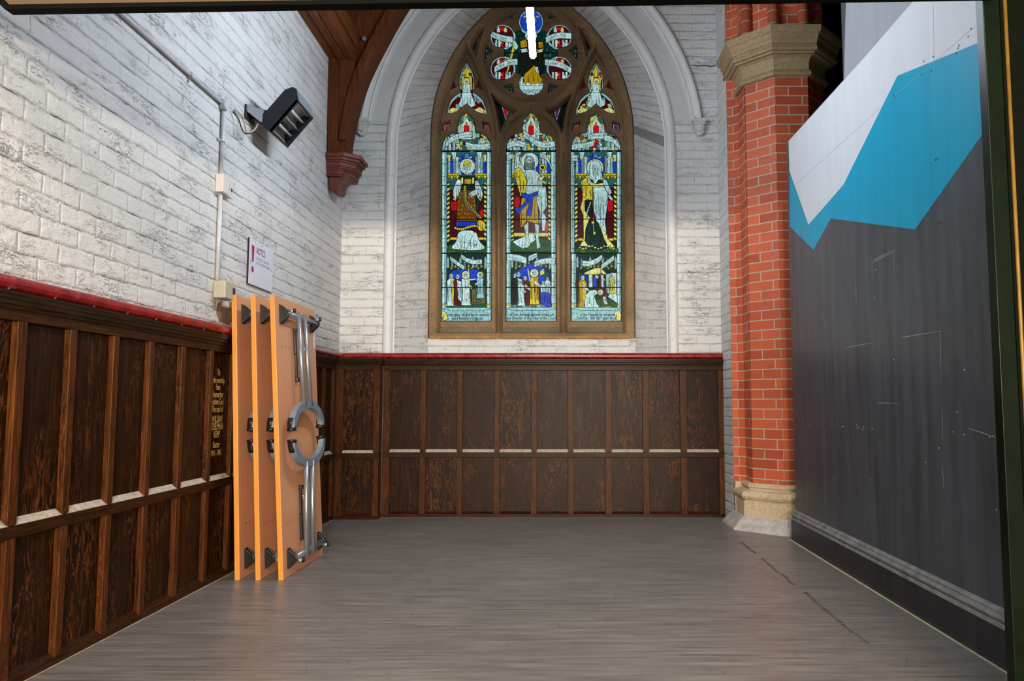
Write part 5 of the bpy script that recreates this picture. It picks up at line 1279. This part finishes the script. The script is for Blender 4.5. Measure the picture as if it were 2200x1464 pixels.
mb.poly([(xs_, sy0 + (sy1-sy0)*.14 + .020*math.cos(t), sz1 - (sz1-sz0)*.655 + .021*math.sin(t)) for t in [2*math.pi*i/20 for i in range(20)]])
def stext(mb, txt, u, v, size, sx, bold=0):
    vs, fs = text_mb(txt, size, sx, 'LEFT', bold); y, z = sy0 + (sy1-sy0)*u, sz1 - (sz1-sz0)*v; mb.add([(xs_, y + x, z + yy) for x, yy in vs], fs)
stext(mb, 'NOTICE', .27, .22, .062, .66, .001); mb.build('notice_print', M['magenta'], sg, recalc=False)
mb = MB(); stext(mb, 'PLEASE PLACE VALUABLES', .27, .385, .026, .72); stext(mb, 'IN THE LOCKERS PROVIDED', .27, .485, .026, .72); mb.build('small_print', M['inkgrey'], sg, recalc=False)
for (u, v) in [(.5, .05), (.06, .5), (.93, .5)]:
    mb = MB(); y, z = onsign(u, v)[1:]; mb.tube([(xs_ - .001, y, z), (xs_ + .003, y, z)], .004, 8); mb.build('screw', M['greytop'], sg)

# ------------------------------------------------------------------ fluorescent fitting
fx = thing('fluorescent_light', 'lit fluorescent strip light hanging in front of the window', 'ceiling light', (-.16, 4.4, 3.5))
e_ = atY(1145, 122, 5.2)
mb = MB(); mb.tube([(e_.x, 3.68, e_.z), (e_.x, 5.175, e_.z), (e_.x, 5.19, e_.z), (e_.x, 5.20, e_.z)], [.0235, .0235, .020, .011], 20); mb.build('lamp_tube', M['tube'], fx)
mb = MB(); mb.box((e_.x - .021, 3.65, e_.z + .032), (e_.x + .021, 5.21, e_.z + .068)); mb.build('batten', M['lampwhite'], fx, bevel=.003)
for y in (3.67, 5.15):
    mb = MB(); mb.box((e_.x - .014, y, e_.z - .012), (e_.x + .014, y + .028, e_.z + .035)); mb.build('lamp_holder', M['lampwhite'], fx)
for y in (4.0, 4.9):
    mb = MB(); mb.tube([(e_.x, y, e_.z + .067), (e_.x, y, ZC)], .0025, 6); mb.build('suspension_wire', M['steel'], fx)

# ------------------------------------------------------------------ hatch frame in the foreground
Yh = 2.2
lb = thing('lintel_beam', 'blurred beige and green painted beam across the top edge', 'beam', (0, Yh, 2.2))
mb = MB(); P0 = [(-1.608, 2.170), (1.30, 2.214), (1.30, 2.25), (-1.69, 2.25)]
mb.prism([(x, Yh - .032, z) for x, z in P0], (0, .03, 0)); mb.build('beam_face', M['beam'], lb)
mb = MB(); P1 = [(-1.622, 2.158), (1.30, 2.203), (1.30, 2.215), (-1.612, 2.172), (-1.69, 2.25), (-1.72, 2.25)]
mb.prism([(x, Yh - .036, z) for x, z in P1], (0, .036, 0)); mb.build('rubber_seal', M['seal'], lb)
gp = thing('door_post', 'dark green door post with a brass bead at the right edge', 'post', (1.35, Yh, 0))
mb = MB(); mb.box((1.281, Yh, 0), (1.330, Yh + .04, 2.25)); mb.build('post_face', M['greenp'], gp, bevel=.002)
mb = MB(); mb.box((1.330, Yh - .002, 0), (1.70, Yh + .04, 2.25)); mb.build('post_body', M['greend'], gp)
mb = MB(); mb.tube([(1.3435, Yh - .004, 0), (1.3435, Yh - .004, 2.25)], .0055, 8); mb.build('brass_bead', M['goldline'], gp)
